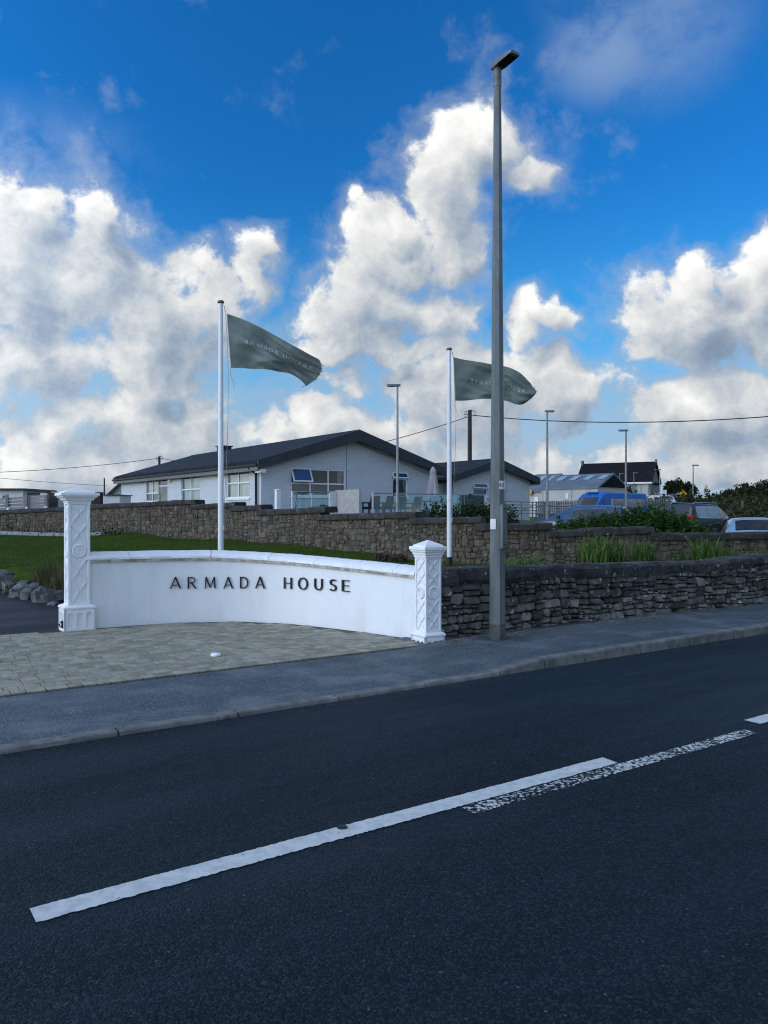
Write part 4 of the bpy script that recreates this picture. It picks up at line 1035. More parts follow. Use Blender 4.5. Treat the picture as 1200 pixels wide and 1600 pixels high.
def street_lamp(label, px, ytop, d, zbase, rz, head_len=.55, r0=.07, group='street lamps further off'):
    X, Y = XY(px, d); ztop = EYE + (800 - ytop) / F * d
    t = thing('street_lamp', (X, Y, zbase), label, 'street lamp', group, rz=rz); h = ztop - zbase
    MB().lathe([(r0 * 1.35, -.3), (r0 * 1.35, h * .2), (r0, h * .2 + .05), (r0 * .65, h - .1)], 8).build('post', MATS['post_grey'], t)
    hd = MB(); pts = [(-.12, .06), (head_len * .2, .10), (head_len * .75, .11), (head_len, .07)]; rings = []
    for x, w in pts: rings.append([(x, -w, h - .09), (x, w, h - .09), (x, w * .8, h - .02), (x, 0, h), (x, -w * .8, h - .02)])
    for a, b in zip(rings[:-1], rings[1:]): hd.add(a + b, [(k, 5 + k, 5 + (k + 1) % 5, (k + 1) % 5) for k in range(5)])
    hd.add(rings[0], [tuple(range(5))]); hd.add(rings[-1], [tuple(range(4, -1, -1))])
    o = hd.build('lamp_head', MATS['lamp_grey'], t); MB().b2(head_len * .2, head_len * .85, -.07, .07, h - .105, h - .0905).build('lens', MATS['lamp_glass'], o)
    return t
SLG = 'street lamps further off'
street_lamp('slim grey street lamp in front of the big white gable', 621, 600, 30.0, 1.25, math.pi, .42, .055)
street_lamp('slim grey street lamp between the right-hand white gable and the blue van', 855, 641, 40.0, .45, 0, .36, .075)
street_lamp('slim grey street lamp standing in front of the blue van', 978, 671, 41.5, .25, math.pi, .40, .07)
street_lamp('distant grey street lamp standing beyond the dark estate car', 1083, 726, 70.0, 1.4, 0.3, .6, .07)
street_lamp('distant grey street lamp just right of the slate-roofed hall', 1031, 733, 92.0, 2.4, math.pi, .7, .08)
street_lamp('far small street lamp in front of the hall, the nearer to its gable', 990.5, 738, 96.0, 2.6, 0, .5, .06)
street_lamp('far small street lamp in front of the hall, the one nearer to the grey shed', 968.5, 739.5, 99.0, 2.6, 0, .5, .06)

# ------------------------------------------------------------------ flagpoles and flags
def flagpole(label, px, ytop, d, zb, slab_=False, rad=.044):
    X, Y = XY(px, d); zt = EYE + (800 - ytop) / F * d; t = thing('flagpole', (X, Y, zb), label, 'flagpole', 'flagpoles behind the white wall'); h = zt - zb
    MB().lathe([(rad * 1.12, .16), (rad * 1.1, h * .35), (rad * .85, h - .06)], 18).build('pole', MATS['pole_white'], t, smooth=50)
    MB().lathe([(rad * 1.25, -.05), (rad * 1.25, .16), (rad * 1.05, .165)], 18).build('pole_foot', MATS['black'], t, smooth=40)
    MB().lathe([(rad * .6, h - .065), (rad * 1.25, h - .05), (rad * 1.35, h - .03), (rad * 1.0, h - .008), (.004, h)], 18).build('finial', MATS['galvanised'], t, smooth=50)
    MB().tube([(rad * 1.05, -.01, h - .08), (rad * 1.5 + .02, -.02, h - .2)], .004, 5).build('truck_loop', MATS['rope'], t)
    pts = []; 
    for k in range(25):
        q = k / 24; pts.append((rad + .02 + .085 * math.sin(min(1, q * 1.15) * math.pi) ** .7 * (1 - q * .5), -.02, h - .1 - (h - .95) * q))
    MB().tube(pts, .004, 5).build('halyard', MATS['rope'], t, smooth=60)
    MB().b2(rad * .9, rad * .9 + .018, -.02, .0, .88, .95).build('cleat', MATS['pole_white'], t)
    if slab_: MB().box((0, 0, -.13), (.62, .55, .22), rz=.1).build('concrete_base', MATS['concrete'], t, bevel=.015)
    return t
f1 = flagpole('taller white flagpole rising behind the left half of the white wall', 345, 469, 13.2, .42)
f2 = flagpole('shorter white flagpole on a concrete base just right of the short white pillar', 702, 543, 15.6, .525, True)
def interp(pl, t):
    n = len(pl) - 1; L = [0.0]
    for a, b in zip(pl[:-1], pl[1:]): L.append(L[-1] + math.hypot(b[0] - a[0], b[1] - a[1]))
    q = t * L[-1]; i = 0
    while i < n - 1 and L[i + 1] < q: i += 1
    k = (q - L[i]) / (L[i + 1] - L[i]); i0, i1 = max(0, i - 1), min(n, i + 2); a, b, c, d = pl[i0], pl[i], pl[i + 1], pl[i1]
    return tuple(.5 * (2 * b[j] + (-a[j] + c[j]) * k + (2 * a[j] - 5 * b[j] + 4 * c[j] - d[j]) * k * k + (-a[j] + 3 * b[j] - 3 * c[j] + d[j]) * k ** 3) for j in (0, 1))
def flag(label, top, bot, d, folds, txt, seed, tail):
    def S(s, t):
        a, b = interp(top, s), interp(bot, s); bow = math.sin(t * math.pi) * tail * max(0, s - .8) / .2
        px, py = a[0] + (b[0] - a[0]) * t + bow, a[1] + (b[1] - a[1]) * t
        y = 0.0
        for (dirx, ph, fr, am) in folds: y += am * math.sin((s * dirx[0] + t * dirx[1]) * fr + ph) * min(1, s * 3.5)
        y += .05 * s * math.sin(s * 5 + 1)
        for (a0, b0, c0, am) in ((.42, 1.0, .06, .035), (.75, 1.0, .42, .03), (-.35, 1.0, .95, .025), (1.6, 1.0, 1.02, .03), (-.2, 1.0, .52, .018), (2.6, 1.0, 2.3, .03)):   # sharp creases running out from the hoist
            q = (t - c0 - a0 * (s - .2 * math.sin(s * 4 + seed))) / .055; y -= am * math.exp(-q * q) * min(1, s * 4)
        y += .012 * mnoise.noise(Vector((s * 7, t * 5, seed))) * min(1, s * 6) + .006 * mnoise.noise(Vector((s * 18, t * 12, seed)))
        p = P(px, py, d); return Vector((p.x, p.y + y, p.z))
    ns, nt = 96, 48; org = S(0, 0); mb = MB()
    for i in range(ns + 1):
        for j in range(nt + 1):
            s = i / ns
            t_ = j / nt
            if i >= ns - 1: s = min(1.0, s - rnd.uniform(0, .012))
            mb.v.append(tuple(S(s, t_) - org))
    for i in range(ns):
        for j in range(nt): mb.f.append((i * (nt + 1) + j, i * (nt + 1) + j + 1, (i + 1) * (nt + 1) + j + 1, (i + 1) * (nt + 1) + j))
    root = thing('flag', org, label, 'flag', 'grey flags with pale lettering')
    cl = mb.build('cloth', MATS['flag_cloth'], root, smooth=180)
    x0, x1, tc_, th = txt; word = 'ARMADA HOUSE'; adv = []; q = 0.0
    for ch in word:
        if ch == ' ': q += .75; continue
        adv.append((ch, q)); q += GLYPH[ch][0] + .42
    tot = q - .42
    for ch, a in adv:
        def fn(gx, gy, dd, a=a):
            s = x0 + (x1 - x0) * (a + gx) / tot; t_ = tc_ + th * (.5 - gy); p = S(s, t_)
            e = .004; n_ = (S(s + e, t_) - p).cross(S(s, t_ + e) - p).normalized()
            if n_.y > 0: n_ = -n_
            return p + n_ * (.006 + dd) - org
        # refine long strokes so that the print follows the folds
        glyph_mesh(ch, fn, 0, 1.5, .15).build('printed_letter', MATS['flag_print'], cl)
    # hems and frayed cords
    MB().tube([S(0, k / 10) - org + Vector((-.008, 0, 0)) for k in range(11)], .008, 6).build('hoist_hem', MATS['pole_white'], root, smooth=60)
    e = S(0, 1) - org
    MB().tube([e, e + Vector((-.01, 0, -.12)), e + Vector((.03, -.01, -.2)), e + Vector((.06, -.01, -.34))], .004, 5).build('loose_cord', MATS['rope'], root)
    for k in range(14):
        t_ = rnd.uniform(0, 1); q = S(.995, t_) - org
        MB().tube([q, q + Vector((rnd.uniform(.0, .05), rnd.uniform(-.02, .02), rnd.uniform(-.03, .03)))], .0022, 4).build('frayed_thread', MATS['flag_cloth'], root)
    q = S(.985, 1.0) - org; MB().tube([q, q + Vector((-.03, 0, -.01)), q + Vector((-.07, .01, -.035))], .005, 5).build('torn_strip', MATS['flag_cloth'], root)
    return root
flag('nearer grey-green flag with pale capitals, drooping to a torn corner on the left pole', [(355, 490), (378, 498), (404, 510), (430, 524), (455, 540), (478, 552), (498, 560)], [(361, 575), (385, 575), (412, 576), (434, 581), (455, 586), (470, 595), (479, 604)], 13.2,
     [((1.0, -1.1), .4, 6.5, .075), ((1.0, .35), 1.5, 12.0, .045), ((.6, -1.3), 2.2, 19.0, .022), ((.9, -.5), .3, 31.0, .008)], (.19, .93, .46, .105), 1.3, 14)
flag('further grey-green flag with pale capitals, partly hidden behind the lamp post', [(709, 558), (735, 563), (765, 570), (792, 574), (812, 583), (826, 594), (832, 600)], [(711, 626), (740, 625), (768, 624), (790, 627), (806, 632), (818, 631), (826, 626)], 15.6,
     [((1.0, -.8), 1.0, 7.5, .075), ((1.0, .5), .2, 13.0, .042), ((.7, -1.2), 1.2, 21.0, .020), ((.9, -.5), .3, 31.0, .008)], (.20, .88, .53, .125), 6.1, 8)

# ------------------------------------------------------------------ telegraph poles and wires
def tpole(label, px, ytop, d, zb, rad):
    X, Y = XY(px, d); zt = EYE + (800 - ytop) / F * d; t = thing('telegraph_pole', (X, Y, zb), label, 'telegraph pole'); h = zt - zb
    MB().lathe([(rad * 1.25, -.5), (rad, h)], 10).build('pole', MATS['timber_brown'], t, smooth=50)
    for k, z in enumerate((h - .35, h - .55)): MB().tube([(-rad, 0, z), (-rad - .22, 0, z + .05), (-rad - .26, 0, z + .2), (-rad - .05, 0, z + .28)], .025, 6).build('cable_loop', MATS['black'], t, smooth=60)
    MB().tube([(rad, 0, h - .45), (rad + .25, 0, h - .35), (rad + .3, 0, h - .15), (rad * .4, 0, h + .05)], .025, 6).build('cable_loop', MATS['black'], t, smooth=60)
    if px > 600: MB().tube([(rad + .25, 0, -.2), (rad + .22, 0, h * .42)], .05, 6).build('cable_guard', MATS['timber_brown'], t)
    return t
tpole('brown wooden telegraph pole rising behind the smaller gable roof', 734, 641, 60, 1.3, .155)
tpole('distant dark pole showing just above the left end of the long roof', 249, 713, 92, 2.0, .14)
tpole('brown wooden telegraph pole carrying the cable beyond the right edge', 1421, 622, 46, .6, .13)
X, Y = XY(163, 80); MB().lathe([(.09, 0), (.07, EYE + (800 - 747) / F * 80 - 2.0)], 6, (0, 0, 0)).build('thin_mast', MATS['timber_brown'], smooth=50, origin=None).location = (X, Y, 2.0)
tag(bpy.data.objects['thin_mast'], 'thin dark pole standing behind the left garden wall', 'pole')
def wire(label, a, b, sag, rad):
    pts = []; 
    for k in range(41): t = k / 40; p = a.lerp(b, t); p.z -= sag * 4 * t * (1 - t); pts.append(p)
    o = MB().tube(pts, rad, 5).build('overhead_wire', MATS['black'], smooth=60); tag(o, label, 'wire')
wire('overhead cable running right from the telegraph pole across the sky', P(740, 649, 60), P(1420, 628, 46), .85, .035)
wire('overhead cable dropping left from the telegraph pole behind the big roof', P(729, 652, 60), P(250, 716, 92), 1.9, .032)
wire('overhead cable coming in from the left to the distant pole', P(-200, 741, 70), P(248, 716, 92), .55, .03)
wire('faint lower cable sloping down behind the tall white pillar', P(-60, 741, 60), P(168, 759, 82), .1, .018)

# ------------------------------------------------------------------ long white bungalow; local x runs along the gable front, y back along the eaves
HA = math.radians(53.8); HROT = math.pi / 2 - HA
H0 = Vector((-5.43, 34.0, 0.0))
HX = Vector((math.sin(HA), math.cos(HA), 0)); HY = Vector((-math.cos(HA), math.sin(HA), 0))
def HW(x, y, z): return H0 + HX * x + HY * y + Vector((0, 0, z))
def wall_panel(mb, w, z0, z1, openings, th, T, gable=None):
    """wall in its own plane (x along, z up) with rectangular openings; T maps (x, depth, z) to parent space"""
    xs = sorted(set([0, w] + [a for o in openings for a in (o[0], o[1])])); zs = sorted(set([z0, z1] + [a for o in openings for a in (o[2], o[3])]))
    def hole(x, z): return any(o[0] < x < o[1] and o[2] < z < o[3] for o in openings)
    for a, b in zip(xs[:-1], xs[1:]):
        for c, d in zip(zs[:-1], zs[1:]):
            if hole((a + b) / 2, (c + d) / 2): continue
            mb.add([T(a, 0, c), T(b, 0, c), T(b, 0, d), T(a, 0, d)], [(0, 1, 2, 3)])
    for (a, b, c, d) in openings:                     # reveals
        for p, q in (((a, c), (a, d)), ((b, d), (b, c)), ((a, d), (b, d)), ((b, c), (a, c))):
            mb.add([T(p[0], 0, p[1]), T(q[0], 0, q[1]), T(q[0], th, q[1]), T(p[0], th, p[1])], [(0, 1, 2, 3)])
    if gable is not None: mb.add([T(0, 0, z1), T(w, 0, z1), T(w / 2, 0, gable)], [(0, 1, 2)])
def window(parent, T, x0, x1, z0, z1, lights, th=.09, fw=.065, curtain=None, sill=True, open_light=None):
    """lights: list of (x0,x1,z0,z1) fractions; each a pane in its own frame bars"""
    def bar(a, b, c, d, y0=th - .05, y1=th + .02):
        return MB().add([T(x, y, z) for x, y, z in ((a, y0, c), (b, y0, c), (b, y1, c), (a, y1, c), (a, y0, d), (b, y0, d), (b, y1, d), (a, y1, d))], [(0, 1, 2, 3), (7, 6, 5, 4), (0, 4, 5, 1), (1, 5, 6, 2), (2, 6, 7, 3), (3, 7, 4, 0)])
    w, h = x1 - x0, z1 - z0
    win = bar(x0, x0 + fw, z0, z1)
    for q in (bar(x1 - fw, x1, z0, z1), bar(x0 + fw, x1 - fw, z0, z0 + fw), bar(x0 + fw, x1 - fw, z1 - fw, z1)): win.add(q.v, q.f)
    wo = win.build('window', MATS['upvc'], parent)
    for k, (a, b, c, d) in enumerate(lights):
        xa, xb, za, zb = x0 + w * a, x0 + w * b, z0 + h * c, z0 + h * d
        y_ = th - .012
        if open_light == k:
            # top-hung sash swung outwards
            an = math.radians(24); hh = zb - za
            def TT(x, y, z): dz = zb - z; return T(x, y_ - .05 - math.sin(an) * dz + y * math.cos(an), zb - math.cos(an) * dz - y * math.sin(an))
            sb = MB()
            for (p, q, r_, s_) in ((xa, xa + .06, za, zb), (xb - .06, xb, za, zb), (xa + .06, xb - .06, za, za + .06), (xa + .06, xb - .06, zb - .06, zb)):
                sb.add([TT(x, y, z) for x, y, z in ((p, -.03, r_), (q, -.03, r_), (q, .03, r_), (p, .03, r_), (p, -.03, s_), (q, -.03, s_), (q, .03, s_), (p, .03, s_))], [(0, 1, 2, 3), (7, 6, 5, 4), (0, 4, 5, 1), (1, 5, 6, 2), (2, 6, 7, 3), (3, 7, 4, 0)])
            sb.build('open_sash', MATS['upvc'], wo)
            MB().add([TT(xa + .05, 0, za + .05), TT(xb - .05, 0, za + .05), TT(xb - .05, 0, zb - .05), TT(xa + .05, 0, zb - .05)], [(0, 1, 2, 3)]).build('pane', MATS['sash_glass'], wo)
        else:
            MB().add([T(xa, y_, za), T(xb, y_, za), T(xb, y_, zb), T(xa, y_, zb)], [(0, 1, 2, 3)]).build('pane', MATS['pane'], wo)
        if b < .999: q = bar(xb - fw / 2, xb + fw / 2, za, zb, th - .045, th + .015); q.build('mullion', MATS['upvc'], wo)
        if d < .999: q = bar(xa + .002, xb - .002, zb - fw / 2, zb + fw / 2, th - .04, th + .01); q.build('transom', MATS['upvc'], wo)
    if sill:
        q = bar(x0 - .06, x1 + .06, z0 - .09, z0 - .002, -.06, th); q.build('sill', MATS['upvc'], wo)
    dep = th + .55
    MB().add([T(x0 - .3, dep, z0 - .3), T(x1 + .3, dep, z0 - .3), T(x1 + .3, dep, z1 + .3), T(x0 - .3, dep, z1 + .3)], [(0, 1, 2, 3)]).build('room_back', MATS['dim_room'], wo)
    for (a, b, c, d, mt) in (curtain or []):
        n = 14; vs = []
        for k in range(n + 1):
            x = x0 + w * (a + (b - a) * k / n); y = th + .10 + .03 * math.sin(k * 2.4); vs += [T(x, y, z0 + h * c), T(x, y, z0 + h * d)]
        MB().add(vs, [(2 * k, 2 * k + 2, 2 * k + 3, 2 * k + 1) for k in range(n)]).build('curtain', MATS[mt], wo)
    return wo
pm('sash_glass', (0.02, 0.075, 0.17), None, rough=0.05, coat=0.8)

def bungalow(name, label, x0, y0, w, length, z0, eave, apex, over, verge, front_open, side_open):
    t = thing(name, HW(x0, y0, z0), label, 'house', rz=HROT); L = lambda z: z - z0
    ze, za = L(eave), L(apex)
    slope = (za - ze) / (w / 2)
    TF_ = lambda x, y, z: Vector((x, y, z)); TS = lambda x, y, z: Vector((y, length - x, z))
    mb = MB(); wall_panel(mb, w, -.6, ze, [(a, b, L(c), L(d)) for a, b, c, d in front_open], .14, TF_, za); mb.build('front_wall', MATS['painted_brick'], t)
    mb = MB(); wall_panel(mb, length, -.6, ze, [(length - b, length - a, L(c), L(d)) for a, b, c, d in side_open], .14, TS); mb.build('side_wall', MATS['painted_brick'], t)
    mb = MB(); wall_panel(mb, length, -.6, ze, [], .14, lambda x, y, z: Vector((w - y, x, z))); wall_panel(mb, w, -.6, ze, [], .14, lambda x, y, z: Vector((w - x, length - y, z)), za); mb.build('rear_wall', MATS['painted_wall'], t)
    # roof: two thick slopes
    th = .16; roof = MB()
    for sgn in (-1, 1):
        cx = w / 2; ex = cx + sgn * (w / 2 + over); zr = za + .10; zeave = zr - slope * (w / 2 + over)
        vs = [(cx, -verge, zr), (ex, -verge, zeave), (ex, length + verge * .6, zeave), (cx, length + verge * .6, zr)]
        roof.add(vs + [(x, y, z + th) for x, y, z in vs], [(0, 1, 2, 3), (7, 6, 5, 4), (0, 4, 5, 1), (1, 5, 6, 2), (2, 6, 7, 3)] if sgn > 0 else [(3, 2, 1, 0), (4, 5, 6, 7), (1, 5, 4, 0), (2, 6, 5, 1), (3, 7, 6, 2)])
    ro = roof.build('roof', MATS['roof_zinc'], t)
    seams = MB(); y = -verge + .02
    while y < length + verge * .6:
        for sgn in (-1, 1):
            cx = w / 2; zr = za + .10 + th; e = w / 2 + over; a = Vector((cx + sgn * .02, y, zr - slope * .02 + .014)); b = Vector((cx + sgn * (e - .01), y, zr - slope * (e - .01) + .014)); seams.bar(a, b, .055, .07)
        y += .50
    tag(seams.build('standing_seams', MATS['seam_zinc'], ro), kind='stuff')
    MB().tube([(w / 2, -verge, za + .10 + th + .01), (w / 2, length + verge * .6, za + .10 + th + .01)], .05, 6).build('ridge_cap', MATS['roof_zinc'], ro)
    # bargeboards on the gable, cream trim under them
    for sgn in (-1, 1):
        cx = w / 2; e = w / 2 + over; zr = za + .10 + th + .02; zb_ = zr - slope * e; dpt = .52
        ring = lambda y: [(cx, y, zr), (cx + sgn * (e + .02), y, zb_), (cx + sgn * (e + .02), y, zb_ - dpt * .72), (cx, y, zr - dpt)]
        MB().hull(ring(-verge - .03), ring(-verge + .06)).build('bargeboard', MATS['fascia'], t)
        MB().hull([(cx, -.06, zr - dpt + .14), (cx + sgn * w / 2, -.06, zr - slope * w / 2 - dpt + .14), (cx + sgn * w / 2, -.06, zr - slope * w / 2 - dpt - .03), (cx, -.06, zr - dpt - .03)],
                  [(cx, .0, zr - dpt + .14), (cx + sgn * w / 2, .0, zr - slope * w / 2 - dpt + .14), (cx + sgn * w / 2, .0, zr - slope * w / 2 - dpt - .03), (cx, .0, zr - dpt - .03)]).build('gable_trim', MATS['trim_cream'], t)
        xe = cx + sgn * e; zf = za + .10 - slope * e
        MB().b2(min(xe, xe - sgn * .05), max(xe, xe - sgn * .05), -verge + .07, length + verge * .6, zf - .26, zf + .02).build('fascia', MATS['fascia_light'], t)
        gt = MB(); gt.hull([(xe + sgn * x_, -verge + .05, zf + z_) for x_, z_ in ((.004, .03), (.11, .03), (.10, -.06), (.05, -.09), (.004, -.06))], [(xe + sgn * x_, length + verge * .6, zf + z_) for x_, z_ in ((.004, .03), (.11, .03), (.10, -.06), (.05, -.09), (.004, -.06))]); gt.build('gutter', MATS['gutter_black'], t)
        MB().b2(min(xe - sgn * .06, cx + sgn * w / 2 * 1.0), max(xe - sgn * .06, cx + sgn * w / 2), -verge + .07, length, zf - .25, zf - .22).build('soffit', MATS['trim_cream'], t)
    return t, TF_, TS, L
FO = [(1.51, 4.46, 2.33, 3.60), (7.24, 8.21, 2.33, 3.58)]
SO = [(1.14, 3.60, 2.25, 3.54), (6.80, 9.38, 2.05, 3.54), (11.28, 12.9, 1.25, 3.54), (12.9, 14.97, 2.2, 3.54)]
house, TF_, TS, L = bungalow('bungalow', 'long white brick bungalow with dark grey metal roof and wide gable front', 0, 0, 9.8, 19.6, 1.15, 3.70, 5.20, .42, .55, FO, SO)
LEN = 19.6
window(house, TF_, 1.51, 4.46, L(2.33), L(3.60), [(0, .345, .46, 1), (.345, .68, .46, 1), (.68, 1, .46, 1), (0, .345, 0, .46), (.345, .68, 0, .46), (.68, 1, 0, .46)], curtain=[(.02, .98, 0, .44, 'blind'), (.88, .99, .44, 1, 'curtain')], open_light=0)
window(house, TF_, 7.24, 8.21, L(2.33), L(3.58), [(0, 1, .74, 1), (0, 1, 0, .74)], curtain=[(.55, .98, 0, .74, 'blind')], open_light=0)
ss = lambda a, b: (LEN - b, LEN - a)
CL = [(.02, .30, 0, 1, 'curtain'), (.55, .99, 0, 1, 'curtain')]
a, b = ss(1.14, 3.60); window(house, TS, a, b, L(2.25), L(3.54), [(0, .5, .55, 1), (.5, 1, .55, 1), (0, .5, 0, .55), (.5, 1, 0, .55)], curtain=[(.02, .98, 0, 1, 'curtain')])
a, b = ss(6.80, 9.38); window(house, TS, a, b, L(2.05), L(3.54), [(0, .5, .5, 1), (.5, 1, .5, 1), (0, .5, 0, .5), (.5, 1, 0, .5)], curtain=[(.02, .98, 0, 1, 'curtain')])
a, b = ss(12.9, 14.97); window(house, TS, a, b, L(2.2), L(3.54), [(0, .5, .38, 1), (.5, 1, .38, 1), (0, .5, 0, .38), (.5, 1, 0, .38)], curtain=[(.02, .98, .38, 1, 'curtain')])
a, b = ss(11.28, 12.9); dr = window(house, TS, a, b, L(1.25), L(3.54), [(0, 1, .80, 1), (0, 1, 0, .80)], curtain=[(.55, .98, 0, 1, 'curtain')], sill=False); dr.name = 'glazed_door'
# downpipe, wall lamp, movement joint, roof vent
MB().tube([(-.40, .35, L(3.66)), (-.40, .35, L(3.50)), (-.10, .30, L(3.30)), (-.09, .30, L(1.0))], .055, 10).build('downpipe', MATS['gutter_black'], house, smooth=50)
MB().b2(-.30, -.02, -.50, .0, L(3.32), L(3.48)).build('eaves_end', MATS['upvc'], house)
MB().lathe([(.0, -.02), (.16, -.02), (.17, .02), (.12, .09), (.0, .10)], 18, (-.04, 10.9, L(3.38)), m=Matrix.Rotation(-math.pi / 2, 3, 'Y')).build('bulkhead_light', MATS['upvc'], house, smooth=40)
MB().b2(-.12, -.01, 15.4, 15.6, L(3.33), L(3.47)).build('security_light', MATS['trim_cream'], house)
MB().b2(4.50, 4.525, -.006, .01, L(2.25), L(4.9)).build('movement_joint', MATS['fascia_light'], house)
rv = MB(); rv.b2(4.55, 5.25, 14.3, 14.95, L(5.15), L(5.72)); rv.build('roof_vent', MATS['fascia'], house); MB().b2(4.47, 5.33, 14.22, 15.03, L(5.72), L(5.78)).build('vent_cap', MATS['fascia'], house)
# right-hand wing with its own smaller gable, and the low link between
wing, T2, T2S, L2 = bungalow('bungalow_wing', 'smaller white gable wing with ribbed dark roof right of the parasol', 14.85, 4.0, 6.5, 10.5, 1.15, 3.62, 4.62, .42, .5, [(1.55, 2.75, 2.55, 3.35), (3.35, 4.15, 2.4, 3.3)], [])
window(wing, T2, 1.55, 2.75, L2(2.55), L2(3.35), [(0, 1, .58, 1), (0, 1, 0, .58)], open_light=0, curtain=[(.05, .95, 0, .58, 'blind')])
window(wing, T2, 3.35, 4.15, L2(2.4), L2(3.3), [(0, 1, .5, 1), (0, 1, 0, .5)])
for x in (2.95, 4.35): MB().b2(x, x + .03, -.006, .01, L2(1.2), L2(4.0 + (x - 2.9) * .1)).build('movement_joint', MATS['fascia_light'], wing)
MB().b2(1.2, 1.6, -.10, -.02, L2(2.62), L2(2.70)).build('name_board', MATS['black'], wing)
lk = thing('link_block', HW(9.8, 5.0, 1.15), 'low dark recessed link between the two white gables', 'house', rz=HROT)
MB().b2(.0, 5.03, .0, 6.0, -.3, 2.35).build('wall', MATS['painted_wall'], lk); MB().b2(.02, 4.6, -1.4, 6.5, 2.36, 2.62).build('canopy', MATS['fascia'], lk)
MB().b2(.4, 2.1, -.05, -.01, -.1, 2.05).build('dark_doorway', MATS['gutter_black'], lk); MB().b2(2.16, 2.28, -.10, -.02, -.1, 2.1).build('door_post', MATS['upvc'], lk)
MB().b2(3.5, 3.95, -.12, -.02, 1.35, 1.75).build('meter_box', MATS['trim_cream'], lk)

# ------------------------------------------------------------------ terrace in front of the gable
tr = MB(); tr.prism([(HW(x, y, 0).x, HW(x, y, 0).y) for x, y in ((-1.5, -3.25), (12.4, -3.25), (12.4, 3.8), (9.85, 3.8), (9.85, -.02), (-1.5, -.02))], .6, 1.42); tag(tr.build('terrace', MATS['concrete']), kind='structure')
def balustrade(label, x0, x1, y, panels, z0=1.42, z1=2.43):
    t = thing('glass_balustrade', HW(x0, y, z0), label, 'balustrade', rz=HROT); L_ = x1 - x0; h = z1 - z0
    for k in range(panels):
        a, b = L_ * k / panels + .012, L_ * (k + 1) / panels - .012; MB().b2(a, b, -.006, .006, .06, h - .03).build('glass_panel', MATS['balcony_glass'], t)
        if k: MB().b2(L_ * k / panels - .010, L_ * k / panels + .010, -.02, .02, 0, h - .03).build('clamp_post', MATS['steel'], t)
    MB().tube([(0, 0, h), (L_, 0, h)], .026, 8).build('handrail', MATS['steel'], t, smooth=60); MB().b2(-.02, L_ + .02, -.05, .05, 0.002, .055).build('base_channel', MATS['upvc'], t)
    for x in (0, L_): MB().b2(x - .035, x + .035, -.035, .035, 0, h + .02).build('end_post', MATS['upvc'], t, bevel=.01)
    return t
balustrade('long glass balustrade with steel handrail along the terrace by the parasol', 3.84, 10.6, -3.1, 5)
balustrade('short glass balustrade under the wide gable window', -.17, 1.68, -3.1, 2)
def one(name, label, cat, mb, mat, loc, rz=0.0, **k):
    o = mb.build(name, MATS[mat], **k); o.location = loc; o.rotation_euler = (0, 0, rz); return tag(o, label, cat)
sc = thing('privacy_screen', HW(3.05, -3.2, 1.42), 'plain white panel screen between the two glass balustrades', 'screen', rz=HROT)
MB().b2(0, .12, 0, 1.9, 0, 1.16).build('side_panel', MATS['trim_cream'], sc, bevel=.01); MB().b2(-.36, .0, 1.78, 1.9, 0, 1.10).build('return_panel', MATS['painted_wall'], sc, bevel=.01)
one('white_post', 'plain white square post left of the wide gable window', 'post', MB().b2(-.09, .09, -.09, .09, 0, 1.05).lathe([(.15, 1.05), (.15, 1.08), (.02, 1.12)], 4, rot=math.pi / 4), 'upvc', HW(-.85, -3.1, 1.42), HROT)
tw = MB(); rr = random.Random(8)
for k in range(5): tw.tube([(rr.uniform(-.09, .09), rr.uniform(-.04, .04), i * .2) for i in range(6)], .018, 6)
one('wire_sculpture', 'twisted pale metal plant support beside the short balustrade', 'plant support', tw, 'steel', HW(-.10, -3.25, 1.42), HROT)
def chair(label, x, y, rz):
    t = thing('rattan_chair', HW(x, y, 1.422), label, 'chair', 'dark rattan terrace chairs', rz=HROT + rz)
    MB().b2(-.28, .28, -.27, .27, .30, .42).build('seat', MATS['rattan'], t, bevel=.02); MB().hull([(-.28, .25, .40), (.28, .25, .40), (.28, .32, .40), (-.28, .32, .40)], [(-.25, .36, .90), (.25, .36, .90), (.25, .42, .90), (-.25, .42, .90)]).build('backrest', MATS['rattan'], t, bevel=.02)
    for s in (-1, 1):
        MB().b2(min(s * .24, s * .31), max(s * .24, s * .31), -.26, .30, .56, .62).build('armrest', MATS['rattan'], t, bevel=.01)
        for yy in (-.24, .24): MB().b2(s * .26 - .025, s * .26 + .025, yy - .025, yy + .025, 0, .57).build('leg', MATS['rattan'], t)
    return t
chair('dark rattan chair at the left end of the long glass balustrade', 4.3, -2.3, math.pi)
chair('dark rattan chair second from the left end behind the long glass balustrade', 5.1, -2.2, math.pi + .3)
chair('dark rattan chair left of the slim lamp post behind the glass', 6.0, -2.1, math.pi - .2)
chair('dark rattan chair right of the slim lamp post behind the glass', 6.8, -2.2, math.pi + .1)
chair('dark rattan chair near the closed parasol at the right end of the glass', 9.75, -2.0, math.pi - .1)
tb = thing('terrace_table', HW(8.3, -1.7, 1.422), 'dark low terrace table below the closed parasol', 'table', rz=HROT)
MB().b2(-.75, .75, -.42, .42, .66, .72).build('table_top', MATS['rattan'], tb, bevel=.01)
for sx in (-.66, .66):
    for sy in (-.34, .34): MB().b2(sx - .04, sx + .04, sy - .04, sy + .04, 0, .66).build('leg', MATS['rattan'], tb)
pa = thing('closed_parasol', HW(8.75, -1.35, 1.422), 'closed pale parasol standing at the corner of the big gable', 'parasol')
MB().lathe([(.025, 0), (.025, 2.35)], 10).build('pole', MATS['steel'], pa, smooth=50); MB().lathe([(.30, 0), (.30, .06), (.05, .10), (.05, .3)], 16).build('base', MATS['rattan'], pa, smooth=30)
